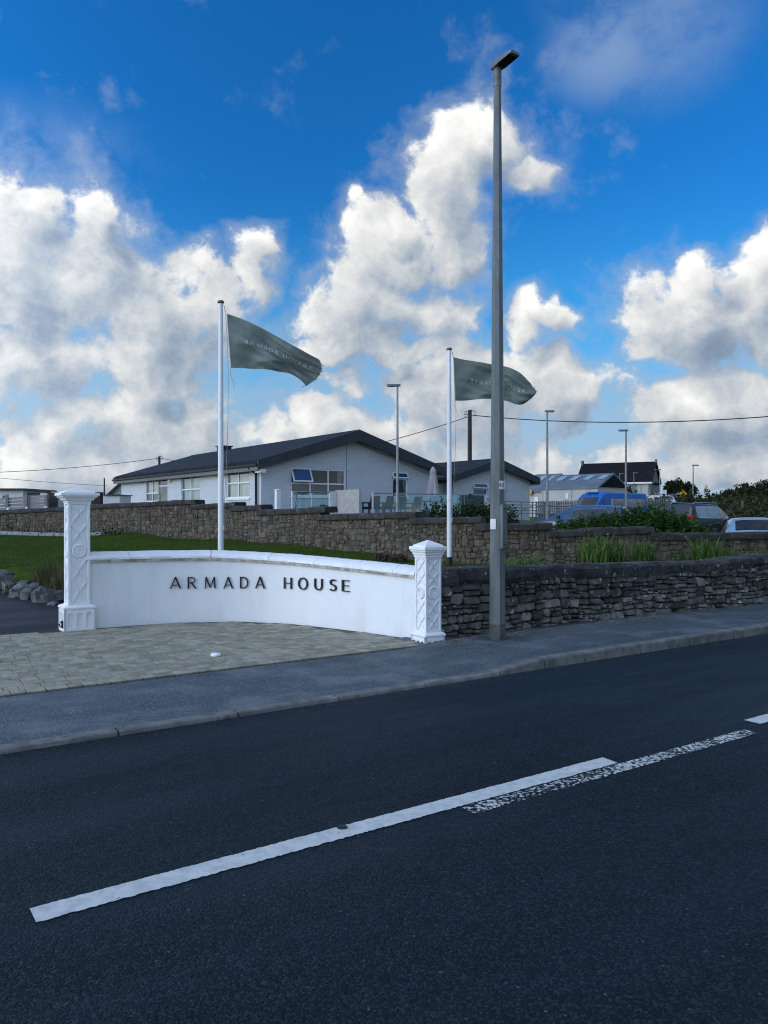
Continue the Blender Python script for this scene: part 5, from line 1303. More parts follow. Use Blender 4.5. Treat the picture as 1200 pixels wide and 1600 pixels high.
mb = MB(); n = 24; prf = [(.27, .95), (.255, 1.15), (.21, 1.6), (.17, 1.95), (.15, 2.1), (.17, 2.13), (.12, 2.3), (.03, 2.42)]
for r_, z in prf:
    for k in range(n): a = 2 * math.pi * k / n; q = r_ * (1 + .22 * math.cos(6 * a) * min(1, (2.4 - z))); mb.v.append((q * math.cos(a), q * math.sin(a), z))
for i in range(len(prf) - 1):
    for k in range(n): mb.f.append((i * n + k, i * n + (k + 1) % n, (i + 1) * n + (k + 1) % n, (i + 1) * n + k))
mb.build('folded_canopy', MATS['parasol_cloth'], pa, smooth=70)

# ------------------------------------------------------------------ vegetation
def leaf_cloud(name, mat, parent, blobs, n, size, seed, shell=.55, up=.35, aspect=.5, off=(0, 0, 0), rough=.22, clip=None):
    """many small leaf faces through lumpy ellipsoids; blobs: (x,y,z,rx,ry,rz)"""
    r = np.random.RandomState(seed); vol = np.array([b[3] * b[4] * b[5] for b in blobs]) ** .75; cnt = np.maximum(20, (n * vol / vol.sum()).astype(int)); out = []
    for b, c in zip(blobs, cnt):
        d = r.normal(size=(c, 3)); d /= np.linalg.norm(d, axis=1)[:, None]; rad = shell + (1 - shell) * r.rand(c) ** .6
        lump = 1 + rough * np.sin(d[:, 0] * 7 + b[0]) * np.cos(d[:, 1] * 6 + b[1]) + rough * .6 * np.sin(d[:, 2] * 13 + d[:, 0] * 11) + r.normal(size=c) * .04
        out.append(np.array(b[:3]) + d * (rad * lump)[:, None] * np.array(b[3:]))
    p = np.vstack(out)
    if clip is not None: p = p[p[:, 2] > clip]
    m = len(p); nrm = r.normal(size=(m, 3)); nrm[:, 2] += up; nrm /= np.linalg.norm(nrm, axis=1)[:, None]
    t = r.normal(size=(m, 3)); t -= nrm * (t * nrm).sum(1)[:, None]; t /= np.linalg.norm(t, axis=1)[:, None]; bt = np.cross(nrm, t)
    s = size * r.uniform(.6, 1.4, m)[:, None]
    q = np.stack([p - t * s, p + bt * s * aspect - t * s * .1, p + t * s, p - bt * s * aspect - t * s * .1], 1).reshape(-1, 3) - np.array(off)
    return fast_mesh(name, q, 4, MATS[mat], parent)
def hedge(name, label, cat, blobs, n, size, mat, seed, stems=True, up=.35, aspect=.5, **k):
    b0 = blobs[len(blobs) // 2]; zb = min(gh(b[0], b[1]) for b in blobs); loc = (b0[0], b0[1], zb)
    t = thing(name, loc, label, cat); leaf_cloud('foliage', mat, t, blobs, n, size, seed, off=loc, up=up, aspect=aspect, **k)
    if stems:
        r = random.Random(seed)
        for b in blobs[::max(1, len(blobs) // 4)]:
            g = gh(b[0], b[1]); MB().tube([(b[0] - loc[0], b[1] - loc[1], g - .1 - loc[2]), (b[0] - loc[0] + r.uniform(-.1, .1), b[1] - loc[1], (g + b[2]) / 2 - loc[2]), (b[0] - loc[0] + r.uniform(-.2, .2), b[1] - loc[1], b[2] - loc[2])], .05, 6, r1=.02).build('stem', MATS['bark'], t)
    return t
def blob_row(px0, px1, d0, d1, ytop, ztop_fn, n, rz_k=1.0, seed=1, ry=.5, wob=.12):
    r = random.Random(seed); out = []
    for k in range(n):
        t = k / max(1, n - 1); px = px0 + (px1 - px0) * t; d = d0 + (d1 - d0) * t; X, Y = XY(px, d); zt = EYE + (800 - ytop(t) + r.uniform(-3, 3) * wob * 10) / F * d; zb = gh(X, Y); hz = (zt - zb) / 2
        w = abs((px1 - px0) / F * d) / n * .9
        out.append((X, Y, zb + hz, w + .08, ry, hz))
    return out
# clipped dark hedge below the terrace, and the bright shrub row behind the wall copings
hedge('dark_hedge', 'low dark green hedge behind the rear wall right of the shorter flagpole', 'hedge', blob_row(672, 796, 18.9, 18.3, lambda t: 786 + 8 * max(0, t - .8) * 4 + 7 * max(0, .2 - t) * 5, None, 9, seed=2, ry=.45), 9000, .04, 'dark_leaf', 3)
hedge('green_shrubs', 'bright green bushy shrub row behind the rear wall in front of the blue van', 'shrub', blob_row(880, 1088, 18.6, 18.6, lambda t: 812 - 18 * math.sin(min(1, t * 1.35) * 1.57) + 26 * max(0, t - .80) * 5 * .8, None, 12, seed=4, ry=.55), 22000, .06, 'hebe', 6, up=1.2, aspect=.28)
X, Y = XY(505, 20.75)
hedge('wall_weed', 'small leafy weed sprouting on the wall below the white screen', 'plant', [(X, Y, 1.62, .16, .14, .16)], 160, .05, 'hebe', 9, stems=False)
# bed against the rear wall at the left
hedge('border_shrubs', 'dark border shrubs along the foot of the stone wall at the left', 'shrub', blob_row(-60, 195, 29.2, 26.2, lambda t: 828 + 5 * math.sin(t * 19) - 3 * math.sin(t * 7) + (4 if t < .25 else 0), None, 16, seed=7, ry=.45), 9000, .06, 'dark_leaf', 12)
kb = thing('bed_edging', (XY(40, 28.0)[0], 28.0, gh(XY(40, 28.0)[0], 28.0)), 'pale stone edging of the planted bed along the lawn', 'edging')
n = 9
for k in range(n):
    pa_, pb_ = -60 + 220 * k / n, -60 + 220 * (k + 1) / n - 1.0; da, db = 28.4 - 1.8 * k / n, 28.4 - 1.8 * (k + 1) / n
    A_ = Vector((*XY(pa_, da), 0)); B_ = Vector((*XY(pb_, db), 0)); z = (gh(A_.x, A_.y) + gh(B_.x, B_.y)) / 2
    o = MB().bar(A_ + Vector((0, 0, z + .05)), B_ + Vector((0, 0, z + .05)), .12, .20).build('edging_stone', MATS['concrete'], kb, bevel=.012); o.location = -kb.location
def blades(name, label, cat, X, Y, n, h, spread, w, mat, seed, group=None, lean=.5, up=0.0, z=None):
    r = random.Random(seed); zb = gh(X, Y) if z is None else z; vs = []
    for k in range(n):
        a = r.uniform(0, 6.28); rr_ = spread * math.sqrt(r.random()); bx, by = rr_ * math.cos(a), rr_ * math.sin(a); hh = h * r.uniform(.55, 1.1); la = r.uniform(0, 6.28); ln = lean * hh * r.uniform(.15, 1.0)
        dx, dy = math.cos(la), math.sin(la); wx, wy = -dy * w / 2, dx * w / 2; tw_ = r.uniform(-.8, .8); wx, wy = wx * math.cos(tw_) - wy * math.sin(tw_), wx * math.sin(tw_) + wy * math.cos(tw_)
        seg = [(0, 0, 1.0), (.35, .10, 1.1), (.7, .42, .75), (.95, 1.0, .12)]; pr = None
        for f, l, ww_ in seg:
            zf = hh * (f - .18 * l * l * lean); c = (bx + dx * ln * l, by + dy * ln * l, zf); q = ((c[0] - wx * ww_, c[1] - wy * ww_, zf), (c[0] + wx * ww_, c[1] + wy * ww_, zf))
            if pr: vs += [pr[0], pr[1], q[1], q[0]]
            pr = q
    o = fast_mesh(name, np.array(vs), 4, MATS[mat]); o.location = (X, Y, zb + up); return tag(o, label, cat, group)
CG = 'sword-leaved plants between the two stone walls'
for k, (px, d, ht, n_, sp, lab) in enumerate([(930, 14.6, .80, 90, .26, 'tallest clump of green sword leaves showing over the dark wall'), (957, 14.9, .62, 55, .20, 'green sword-leaf clump right of the tallest one, shorter and thin'), (1003, 15.0, .68, 46, .18, 'upright sword-leaf clump between the tallest clumps and the sparse low one'), (1063, 15.6, .42, 30, .25, 'sparse low sword-leaf clump between two taller ones'),
     (1105, 15.4, .70, 85, .24, 'dense green sword-leaf clump below the dark estate car'), (1133, 15.7, .52, 45, .28, 'low green sword-leaf clump just right of the dense one'), (1195, 16.2, .48, 30, .2, 'short sword-leaf clump at the right edge of the picture'), (797, 12.6, .40, 40, .2, 'small green grassy clump just right of the lamp post above the dark wall'), (826, 12.9, .46, 34, .16, 'thin upright grassy clump second to the right of the lamp post'), (762, 12.0, .30, 30, .2, 'small grassy tuft just left of the lamp post above the dark wall')]):
    X, Y = XY(px, d); blades('crocosmia', lab, 'plant', X, Y, int(n_ * 1.7), ht * 1.12, sp * 1.15, .030, 'crocosmia', 40 + k, CG, .6)
# dry heads by the rear wall, grasses on the rockery
for px, lab in ((597, 'left one of two brown withered tufts at the foot of the rear wall'), (624, 'right one of two brown withered tufts at the foot of the rear wall')):
    X, Y = XY(px, 17.3); t = leaf_cloud('withered_tuft', 'heather', None, [(0, 0, .09, .17, .16, .10)], 700, .035, px, shell=.3); t.location = (X, Y, gh(X, Y)); tag(t, lab, 'plant')
X, Y = XY(30, 14.4); blades('yellow_sedge', 'yellow-green tuft of grass on the rockery stones', 'plant', X, Y, 170, .42, .24, .024, 'sedge', 71, lean=1.0)
X, Y = XY(74, 13.9); blades('feather_grass', 'tall wispy brown-green grass on the rockery beside the tall pillar', 'plant', X, Y, 420, .86, .20, .018, 'dry_grass', 72, lean=.42)
X, Y = XY(92, 13.5); blades('feather_grass', 'second wispy grass clump half hidden behind the tall pillar', 'plant', X, Y, 340, .74, .22, .018, 'dry_grass', 73, lean=.5)
# rockery boulders along the drive
def boulder(label, px, d, w, h, dp, seed, z):
    r = random.Random(seed); mb = MB(); nu, nv = 14, 9; sd_ = seed * 3.7
    for j in range(nv + 1):
        ph = math.pi * j / nv
        for i in range(nu):
            a = 2 * math.pi * i / nu; v = Vector((math.sin(ph) * math.cos(a), math.sin(ph) * math.sin(a), math.cos(ph)))
            k = 1 + .45 * mnoise.noise(v * 1.3 + Vector((sd_, 0, 0))) + .22 * mnoise.noise(v * 3.2 + Vector((0, sd_, 0)))
            v = Vector([math.copysign(abs(c) ** .72, c) for c in v]); mb.v.append((v.x * w / 2 * k, v.y * dp / 2 * k, max(-h * .35, v.z * h / 2 * k)))
    for j in range(nv):
        for i in range(nu): mb.f.append((j * nu + i, (j + 1) * nu + i, (j + 1) * nu + (i + 1) % nu, j * nu + (i + 1) % nu))
    o = mb.build('boulder', MATS['boulder'], smooth=28); X, Y = XY(px, d); o.location = (X, Y, z + h * .28); o.rotation_euler = (r.uniform(-.15, .15), r.uniform(-.15, .15), r.uniform(0, 6)); return tag(o, label, 'boulder', 'rockery boulders beside the drive')
for k, (px, d, w, h, dp, z, lab) in enumerate([(69, 13.05, .34, .32, .34, .08, 'large rounded boulder at the right front of the rockery'), (48, 13.5, .30, .24, .3, .08, 'middle flat-faced boulder left of the large rounded one'), (32, 13.8, .34, .28, .32, .08, 'grey boulder third from the pillar along the drive'), (15, 14.4, .26, .26, .3, .09, 'upright dark boulder near the left edge of the rockery'), (1, 14.9, .36, .34, .36, .1, 'blue-grey boulder cut by the left edge of the picture'),
     (60, 13.75, .30, .15, .25, .22, 'brownish flat stone lying on top of the rockery'), (78, 13.6, .2, .18, .2, .18, 'small pale stone behind the large rounded boulder'), (88, 13.15, .22, .2, .24, .10, 'small boulder touching the tall pillar'), (40, 14.2, .26, .14, .22, .24, 'flat grey stone on the rockery under the yellow-green tuft'), (-18, 15.8, .45, .36, .4, .1, 'grey boulder just outside the left edge'), (8, 15.4, .3, .22, .3, .26, 'pale mottled stone at the top of the rockery'), (82, 12.6, .16, .08, .2, .07, 'low mossy stone at the foot of the rockery')]):
    boulder(lab, px, d, w, h, dp, 11 + k, z)

# ------------------------------------------------------------------ trees and scrub on the right
def tree(name, label, px, d, ytop, ybot, wpx, n, seed, mat='tree_leaf', leaf=.22, lumps=9, wind=0.0, skirt=.15):
    r = random.Random(seed); X, Y = XY(px, d); zb = gh(X, Y); zt = EYE + (800 - ytop) / F * d; W = wpx / F * d; t = thing(name, (X, Y, zb), label, 'tree'); h = zt - zb
    bl = [(0, 0, h * .56, W * .36, W * .36, h * .38)]
    for k in range(lumps):
        a = 2 * math.pi * k / lumps + r.uniform(-.3, .3); q = r.uniform(.22, .36) * W; zc = h * r.uniform(.36, .74); bl.append((q * math.cos(a) + wind * (zc - h / 2), q * math.sin(a), zc, W * r.uniform(.14, .24), W * r.uniform(.14, .24), h * r.uniform(.15, .24)))
    leaf_cloud('crown', mat, t, bl, n, leaf, seed, shell=.35, clip=h * skirt)
    MB().tube([(0, 0, -.3), (.05, 0, h * .25), (.1 * W * r.uniform(-1, 1), .05, h * .6)], W * .035, 8, r1=W * .015).build('trunk', MATS['bark'], t, smooth=60)
    for k in range(4):
        a = 2 * math.pi * k / 4 + r.random(); MB().tube([(0, 0, h * .2), (W * .15 * math.cos(a), W * .15 * math.sin(a), h * .4), (W * .3 * math.cos(a), W * .3 * math.sin(a), h * .62)], W * .018, 6, r1=W * .006).build('limb', MATS['bark'], t)
    return t
tree('round_tree', 'dark round-topped tree beyond the yellow diamond sign', 1058, 84, 749, 776, 48, 22000, 3, leaf=.15)
tree('windswept_tree', 'dark broad tree at the right edge of the picture', 1188, 52, 752, 800, 120, 52000, 5, leaf=.095, lumps=11, wind=.3)
tree('windswept_tree', 'dark dense tree mass just past the right edge', 1290, 50, 738, 800, 150, 26000, 6, leaf=.13, lumps=11)
tree('windswept_tree', 'low dark tree where the right-hand tree mass begins', 1155, 56, 764, 800, 62, 24000, 8, leaf=.095)
def scrub(label, px0, px1, d0, d1, y0, y1, n, seed, mat='scrub_leaf', leaf=.11, ry=1.2):
    return hedge('scrub_bank', label, 'scrub', blob_row(px0, px1, d0, d1, lambda t: y0 + (y1 - y0) * t + 3 * math.sin(t * 15 + seed) + 2 * math.sin(t * 37), None, 14, seed=seed, ry=ry), n, leaf, mat, seed, stems=False, rough=.35)
scrub('overgrown olive scrub bank beyond the dark estate car', 1075, 1260, 54, 44, 773, 779, 12000, 15)
scrub('lower tangled scrub running behind the parked cars to the right edge', 1098, 1290, 45, 36, 786, 790, 10000, 16, leaf=.10)
scrub('dark scrub filling the gap behind the white sign board', 1000, 1085, 66, 60, 783, 778, 4000, 17, 'tree_leaf', .16)
r = random.Random(31); db = thing('dead_branches', (XY(1165, 36)[0], 36, gh(XY(1165, 36)[0], 36)), 'bare bleached branches arching out of the scrub at the right', 'branches')
for k in range(26):
    px = r.uniform(1135, 1240); d = r.uniform(34, 37); X, Y = XY(px, d); zb = gh(X, Y); L_ = r.uniform(.5, 1.4); s = r.choice((-1, 1)); hgt = r.uniform(.7, 1.35)
    pts = [(X, Y, zb), (X + s * L_ * .12, Y, zb + hgt * .6), (X + s * L_ * .4, Y, zb + hgt), (X + s * L_ * .8, Y + .1, zb + hgt * .92), (X + s * L_ * 1.1, Y + .1, zb + hgt * r.uniform(.4, .8))]
    o = MB().tube(pts, .013, 5, r1=.005).build('branch', MATS['dead_wood'], db, smooth=60); o.location = -db.location
for k in range(2): o = MB().tube([P(1126 + k * 4, 812, 33.5), P(1140 + k * 5, 792 - k * 3, 33.6), P(1152 + k * 7, 780 + k * 4, 33.8)], .012, 5, r1=.005).build('branch', MATS['dead_wood'], db); o.location = -db.location
X, Y = XY(1160, 43); one('wooden_stake', 'short bleached wooden stake sticking up from the scrub', 'post', MB().lathe([(.09, -.3), (.08, 1.9), (.05, 1.95)], 8), 'dead_wood', (X, Y, gh(X, Y)))

# ------------------------------------------------------------------ background buildings
def P0(px, d, z): X, Y = XY(px, d); return Vector((X, Y, z))
def gabled(name, label, cat, A, B, depth, z0, eave, ridge, wall_m, roof_m, over=.25, rise_off=.5):
    """A, B: ends of the long front wall in plan (left, right); the building lies behind it"""
    d = (B - A); Lf = d.length; rz = math.atan2(d.y, d.x); t = thing(name, (A.x, A.y, z0), label, cat, rz=rz); ze, zr = eave - z0, ridge - z0
    body = MB(); ring = lambda x: [(x, 0, -1.5), (x, depth, -1.5), (x, depth, ze), (x, depth * rise_off, zr), (x, 0, ze)]
    body.hull(ring(0), ring(Lf)); body.build('wall', MATS[wall_m], t)
    for sy in (0, 1):
        y_e = -over if sy == 0 else depth + over; run = depth * rise_off if sy == 0 else depth * (1 - rise_off); sl = (zr - ze) / run
        a = [(-over, y_e, ze - sl * over + .02), (-over, depth * rise_off, zr + .02), (-over, depth * rise_off, zr + .16), (-over, y_e, ze - sl * over + .16)]
        b = [(Lf + over, y, z) for _, y, z in a]; MB().hull(a, b).build('roof_slope', MATS[roof_m], t)
    return t, Lf, ze, zr, depth * rise_off
sh, Lf, ze, zr, run = gabled('long_shed', 'long cream building with grey-blue roof and skylights left of the slate-roofed hall', 'building', P0(846, 66, 0).xyz * 1, P0(934, 62, 0), 4.6, 1.4, EYE + (800 - 762.5) / F * 62, EYE + (800 - 741.5) / F * 63, 'shed_wall', 'shed_roof', .12)
for k in range(4):
    x = Lf * (.12 + .245 * k); a, b = .50, .82
    pt = lambda x_, f: Vector((x_, run * f, ze + (zr - ze) * f + .185)); MB().hull([pt(x, a), pt(x + .62, a), pt(x + .78, b), pt(x + .16, b)], [q + Vector((0, -.02, .05)) for q in (pt(x, a), pt(x + .62, a), pt(x + .78, b), pt(x + .16, b))]).build('skylight', MATS['skylight'], sh)
for x in (.02, .55, .86): MB().b2(Lf * x, Lf * x + .06, -.03, -.004, -.5, ze).build('downpipe', MATS['post_grey'], sh)
MB().b2(-.2, Lf + .1, -.10, -.02, -.6, .12).build('plinth', MATS['slate'], sh); MB().b2(Lf * .45, Lf * .5, -.06, -.01, 1.3, 1.75).build('wall_vent', MATS['upvc'], sh)
MB().hull([(Lf + .14, .25, ze + .1), (Lf + .14, 4.35, ze + .1), (Lf + .14, 2.3, zr - .08)], [(Lf + .004, .25, ze + .1), (Lf + .004, 4.35, ze + .1), (Lf + .004, 2.3, zr - .08)]).build('gable_cladding', MATS['slate'], sh)
sh2, Lf2, ze2, zr2, run2 = gabled('side_shed', 'low cream extension with grey-blue roof beside the smaller white gable', 'building', P0(812, 68, 0), P0(850, 66.2, 0), 5.2, 1.4, EYE + (800 - 768.5) / F * 67, EYE + (800 - 743) / F * 68.5, 'shed_wall', 'shed_roof', .12)
for k in range(2):
    x = Lf2 * (.30 + .45 * k); pt = lambda x_, f: Vector((x_, run2 * f, ze2 + (zr2 - ze2) * f + .185)); q4 = (pt(x, .52), pt(x + .6, .52), pt(x + .75, .84), pt(x + .15, .84)); MB().hull(list(q4), [q + Vector((0, -.02, .05)) for q in q4]).build('skylight', MATS['skylight'], sh2)
MB().b2(Lf2 * .62, Lf2 * .78, -.05, -.01, .3, 1.5).build('window', MATS['upvc'], sh2)
MB().lathe([(.0, -.03), (.28, -.03), (.28, .03), (.0, .03)], 12, (Lf2 * .48, -.3, 1.95), m=Matrix.Rotation(math.pi / 2, 3, 'X')).build('yellow_plaque', MATS['sign_yellow'], sh2)
ha, Lh, zeh, zrh, runh = gabled('slate_hall', 'tall dark slate-roofed stone hall in the distance on the right', 'building', P0(903, 109, 0), P0(1016, 104, 0), 6.0, 2.6, EYE + (800 - 751.5) / F * 104, EYE + (800 - 724.5) / F * 109, 'church_stone', 'slate', .3)
for k, x in enumerate((.66, .715, .83, .885, .93)): MB().b2(Lh * x, Lh * x + .45, -.06, -.01, .9, zeh - .35).build('window', MATS['trim_cream'], ha)
MB().b2(-.3, Lh + .3, -.45, -.31, zeh - .35, zeh - .15).build('gutter', MATS['upvc'], ha); MB().b2(-.35, -.05, runh - .3, runh + .3, zrh - .4, zrh + .6).build('gable_finial', MATS['church_stone'], ha); MB().b2(Lh + .05, Lh + .3, runh - .2, runh + .2, zrh - .4, zrh + .45).build('gable_finial', MATS['church_stone'], ha)
an, La, zea, zra, runa = gabled('hall_annex', 'grey stone annex at the right gable end of the slate-roofed hall', 'building', P0(1019, 105.5, 0), P0(1031, 106.5, 0), 6, 2.6, EYE + (800 - 757) / F * 104, EYE + (800 - 744) / F * 107, 'church_stone', 'slate', .1)
for x in (.25, .6): MB().b2(La * x, La * x + .35, -.05, -.01, .7, 1.7).build('window', MATS['trim_cream'], an)
lw = MB(); A_, B_ = P0(992, 96, 0), P0(1036, 92, 0); lw.bar(A_ + Vector((0, 0, 3.0)), B_ + Vector((0, 0, 2.9)), .3, 1.4); tag(lw.build('boundary_wall', MATS['shed_wall']), 'long pale low wall in front of the distant hall', 'wall')
hb = [(*XY(px, 90)[:2], 3.2, 1.4, 1.0, .9) for px in (944, 956, 968, 978)]
hedge('hall_shrubs', 'dark shrubs under the eaves of the distant hall', 'shrub', [(*XY(px, 98), 3.6, 1.6, 1.0, 1.3) for px in (940, 952, 964, 976)], 2500, .2, 'tree_leaf', 19, stems=False)
# left background: flat-roofed house, garden pillars, timber fence
fl = thing('flat_roofed_house', (*XY(-20, 62), 1.5), 'white flat-roofed house at the far left edge', 'house'); o_ = Vector(XY(-20, 62) + (1.5,))
def lb(px0, px1, y0, y1, d, dep, name, mat, par):
    a, b = P(px0, y1, d), P(px1, y0, d); q = par.location; return MB().b2(a.x - q.x, b.x - q.x, a.y - q.y, a.y - q.y + dep, a.z - q.z, b.z - q.z).build(name, MATS[mat], par)
lb(-90, 36, 765.4, 810, 62, 5, 'wall', 'painted_wall', fl); lb(-95, 39, 763, 765.5, 61.6, 6, 'roof_slab', 'gutter_black', fl); lb(36.2, 68, 772, 810, 63, 4, 'side_wall', 'painted_wall', fl); lb(36.2, 70, 770.4, 772.2, 62.8, 4.3, 'parapet', 'fascia', fl)
for px in (4, 8): lb(px, px + 2, 774, 779, 61.95, .04, 'window', 'gutter_black', fl)
for k, (px, w, yt, mat, lab) in enumerate([(70, 10, 767.5, 'painted_wall', 'grey rendered garden pillar with a flat cap at the end of the timber fence'), (151.5, 14, 769, 'timber_brown', 'brown garden pillar with a flat cap just right of the tall white pillar')]):
    d = 33.5 - k; a = P(px, yt, d); zb = 1.0; h = a.z - zb; ww_ = w / F * d; t = thing('garden_pillar', (a.x, a.y, zb), lab, 'pillar'); MB().b2(-ww_ / 2, ww_ / 2, -ww_ / 2, ww_ / 2, 0, h - .06).build('shaft', MATS[mat], t); MB().b2(-ww_ * .72, ww_ * .72, -ww_ * .72, ww_ * .72, h - .06, h).build('cap', MATS['gutter_black'], t, bevel=.01)
gt = thing('dark_gate', (*XY(81, 33.4), 1.0), 'dark solid garden gate beside the grey garden pillar', 'gate'); lb(75.5, 90, 769.5, 800, 33.3, .06, 'leaf', 'gutter_black', gt)
ob = thing('garden_store', (*XY(173, 34), 1.0), 'blue-grey garden store at the left end of the long bungalow', 'shed'); lb(159.5, 187, 774, 800, 34, 1.5, 'body', 'painted_wall', ob); lb(158.5, 188, 772.6, 774.1, 33.9, 1.7, 'lid', 'fascia', ob)
nb_ = thing('neighbour_gable', (*XY(176, 66), 1.5), 'small dark-roofed gable showing behind the left end of the bungalow', 'house'); q = nb_.location
A1, A2, A3 = P(163, 776, 66) - q, P(190, 752, 66) - q, P(216, 776, 66) - q; dv = Vector((0, 5, 0)); MB().hull([A1, A3, A2], [A1 + dv, A3 + dv, A2 + dv]).build('gable_wall', MATS['trim_cream'], nb_)
B1 = [P(160, 778, 65.7) - q, P(190, 750.5, 65.7) - q, P(190, 754.5, 65.7) - q, P(165, 778, 65.7) - q]; MB().hull(B1, [p + Vector((0, 5.5, 0)) for p in B1]).build('roof_slope', MATS['fascia'], nb_)
ch_ = thing('chimney_stack', (*XY(180, 60), 3.0), 'small capped chimney just above the left end of the bungalow roof', 'chimney')
fn_ = thing('timber_fence', (*XY(35, 31), 1.2), 'silvered horizontal timber fence above the stone wall at the far left', 'fence'); q = fn_.location
for k in range(4):
    ya, yb = 796 - k * 5.2, 790.5 - k * 5.0; a, b = P(-70, ya + 5, 33.2), P(72, yb, 31.2); o = MB().bar(a - q, b - q, .03, .105).build('rail', MATS['timber_grey'], fn_)
for px in (-58, -28, 12, 42, 73): d = 33.1 - (px + 70) / 142 * 2; a = P(px, 795, d) - q; MB().b2(a.x - .05, a.x + .05, a.y - .09, a.y - .02, a.z - .35, a.z + .62 - .001 * px).build('post', MATS['timber_grey'], fn_)
for px in (13, 42, 72): d = 31.6; a = P(px, 796.5 - px * .04, d - .9); o = MB().lathe([(.0, -.07), (.06, -.06), (.07, 0), (.05, .07), (0, .08)], 10).build('fence_spotlight', MATS['upvc'], smooth=50); o.location = a; tag(o, 'small white wall spotlight below the timber fence, %s' % {13: 'the leftmost of three', 42: 'the middle one of three', 72: 'the rightmost of three'}[px], 'spotlight')
bpy.data.objects.remove(ch_)

# ------------------------------------------------------------------ fences, signs near the vehicles
pf = thing('picket_fence', (*XY(930, 50), .4), 'weathered timber paling fence behind the blue van', 'fence'); q = pf.location; k = 0; px = 838.0
while px < 1050:
    d = 50 + (px - 838) / 210 * 6; yt = 783.5 - (px - 838) / 210 * 5; a = P(px, yt, d) - q; zb = .35 - q.z; MB().b2(a.x - .055, a.x + .055, a.y - .012, a.y + .012, zb, a.z + rnd.uniform(-.02, .02)).build('paling', MATS['timber_grey'], pf); px += 3.55
for yy in (.35, .85): a, b = P(838, 783.5, 50.05), P(1050, 778.5, 56.05); o = MB().bar(a - q - Vector((0, -.03, yy)), b - q - Vector((0, -.03, yy)), .04, .08).build('rail', MATS['timber_grey'], pf)
gr = thing('ramp_railing', (*XY(835, 43), .4), 'galvanised tubular ramp railing below the smaller white gable', 'railing'); q = gr.location
for yl, yr in ((783.5, 786.5), (788, 790.5), (792.5, 794.5), (797, 798.5), (801.5, 802.5)): MB().tube([P(787, yl, 44) - q, P(893, yr, 41) - q], .028, 6).build('rail', MATS['galvanised'], gr, smooth=60)
for px in (788, 815, 832, 850, 872, 892): d = 44 - (px - 787) / 106 * 3; a = P(px, 783.5 + (px - 787) * .028, d) - q; MB().tube([(a.x, a.y, .2 - q.z), a], .03, 6).build('post', MATS['galvanised'], gr, smooth=60)
MB().tube([P(815, 797, 43.2) - q, P(838, 788, 42.5) - q], .025, 6).build('brace', MATS['galvanised'], gr)
ds = thing('warning_sign', (*XY(1067, 62), gh(*XY(1067, 62))), 'yellow diamond road hump sign on a grey post', 'sign'); zt = EYE + (800 - 772) / F * 62 - ds.location.z
MB().tube([(0, .05, -.2), (0, .05, zt + .3)], .04, 8).build('post', MATS['post_grey'], ds, smooth=60)
s_ = .36; pl2 = MB().hull([(0, 0, zt - s_), (s_, 0, zt), (0, 0, zt + s_), (-s_, 0, zt)], [(0, .015, zt - s_), (s_, .015, zt), (0, .015, zt + s_), (-s_, .015, zt)]).build('plate', MATS['sign_yellow'], ds)
s_ = .15; MB().add([(-s_, -.006, zt - .06), (s_, -.006, zt - .06), (s_, -.006, zt - .03), (.10, -.006, zt - .02), (.06, -.006, zt + .05), (0, -.006, zt + .07), (-.06, -.006, zt + .05), (-.10, -.006, zt - .02), (-s_, -.006, zt - .03)], [tuple(range(9))]).build('hump_symbol', MATS['letter_black'], pl2)
wb = thing('sign_board', (*XY(1037, 78), 2.0), 'plain white sign board by the distant parked cars', 'sign'); q = wb.location; a = P(1033.5, 772, 78) - q; b = P(1041.5, 765.5, 78) - q; MB().b2(a.x, b.x, -.02, .02, a.z, b.z).build('board', MATS['sign_white'], wb)
for x in (a.x + .05, b.x - .05): MB().b2(x - .03, x + .03, .021, .07, -.6, b.z).build('post', MATS['post_grey'], wb)
bs = thing('blue_sign', (*XY(1059, 66), 1.2), 'small blue-grey traffic sign left of the yellow diamond', 'sign'); q = bs.location; a = P(1059, 773, 66) - q; MB().lathe([(0, -.01), (.16, -.01), (.16, .01), (0, .01)], 16, (a.x, a.y, a.z), m=Matrix.Rotation(math.pi / 2, 3, 'X')).build('plate', MATS['pale_blue_paint'], bs); MB().tube([(a.x, a.y + .04, -.4), (a.x, a.y + .04, a.z + .1)], .03, 6).build('post', MATS['post_grey'], bs)

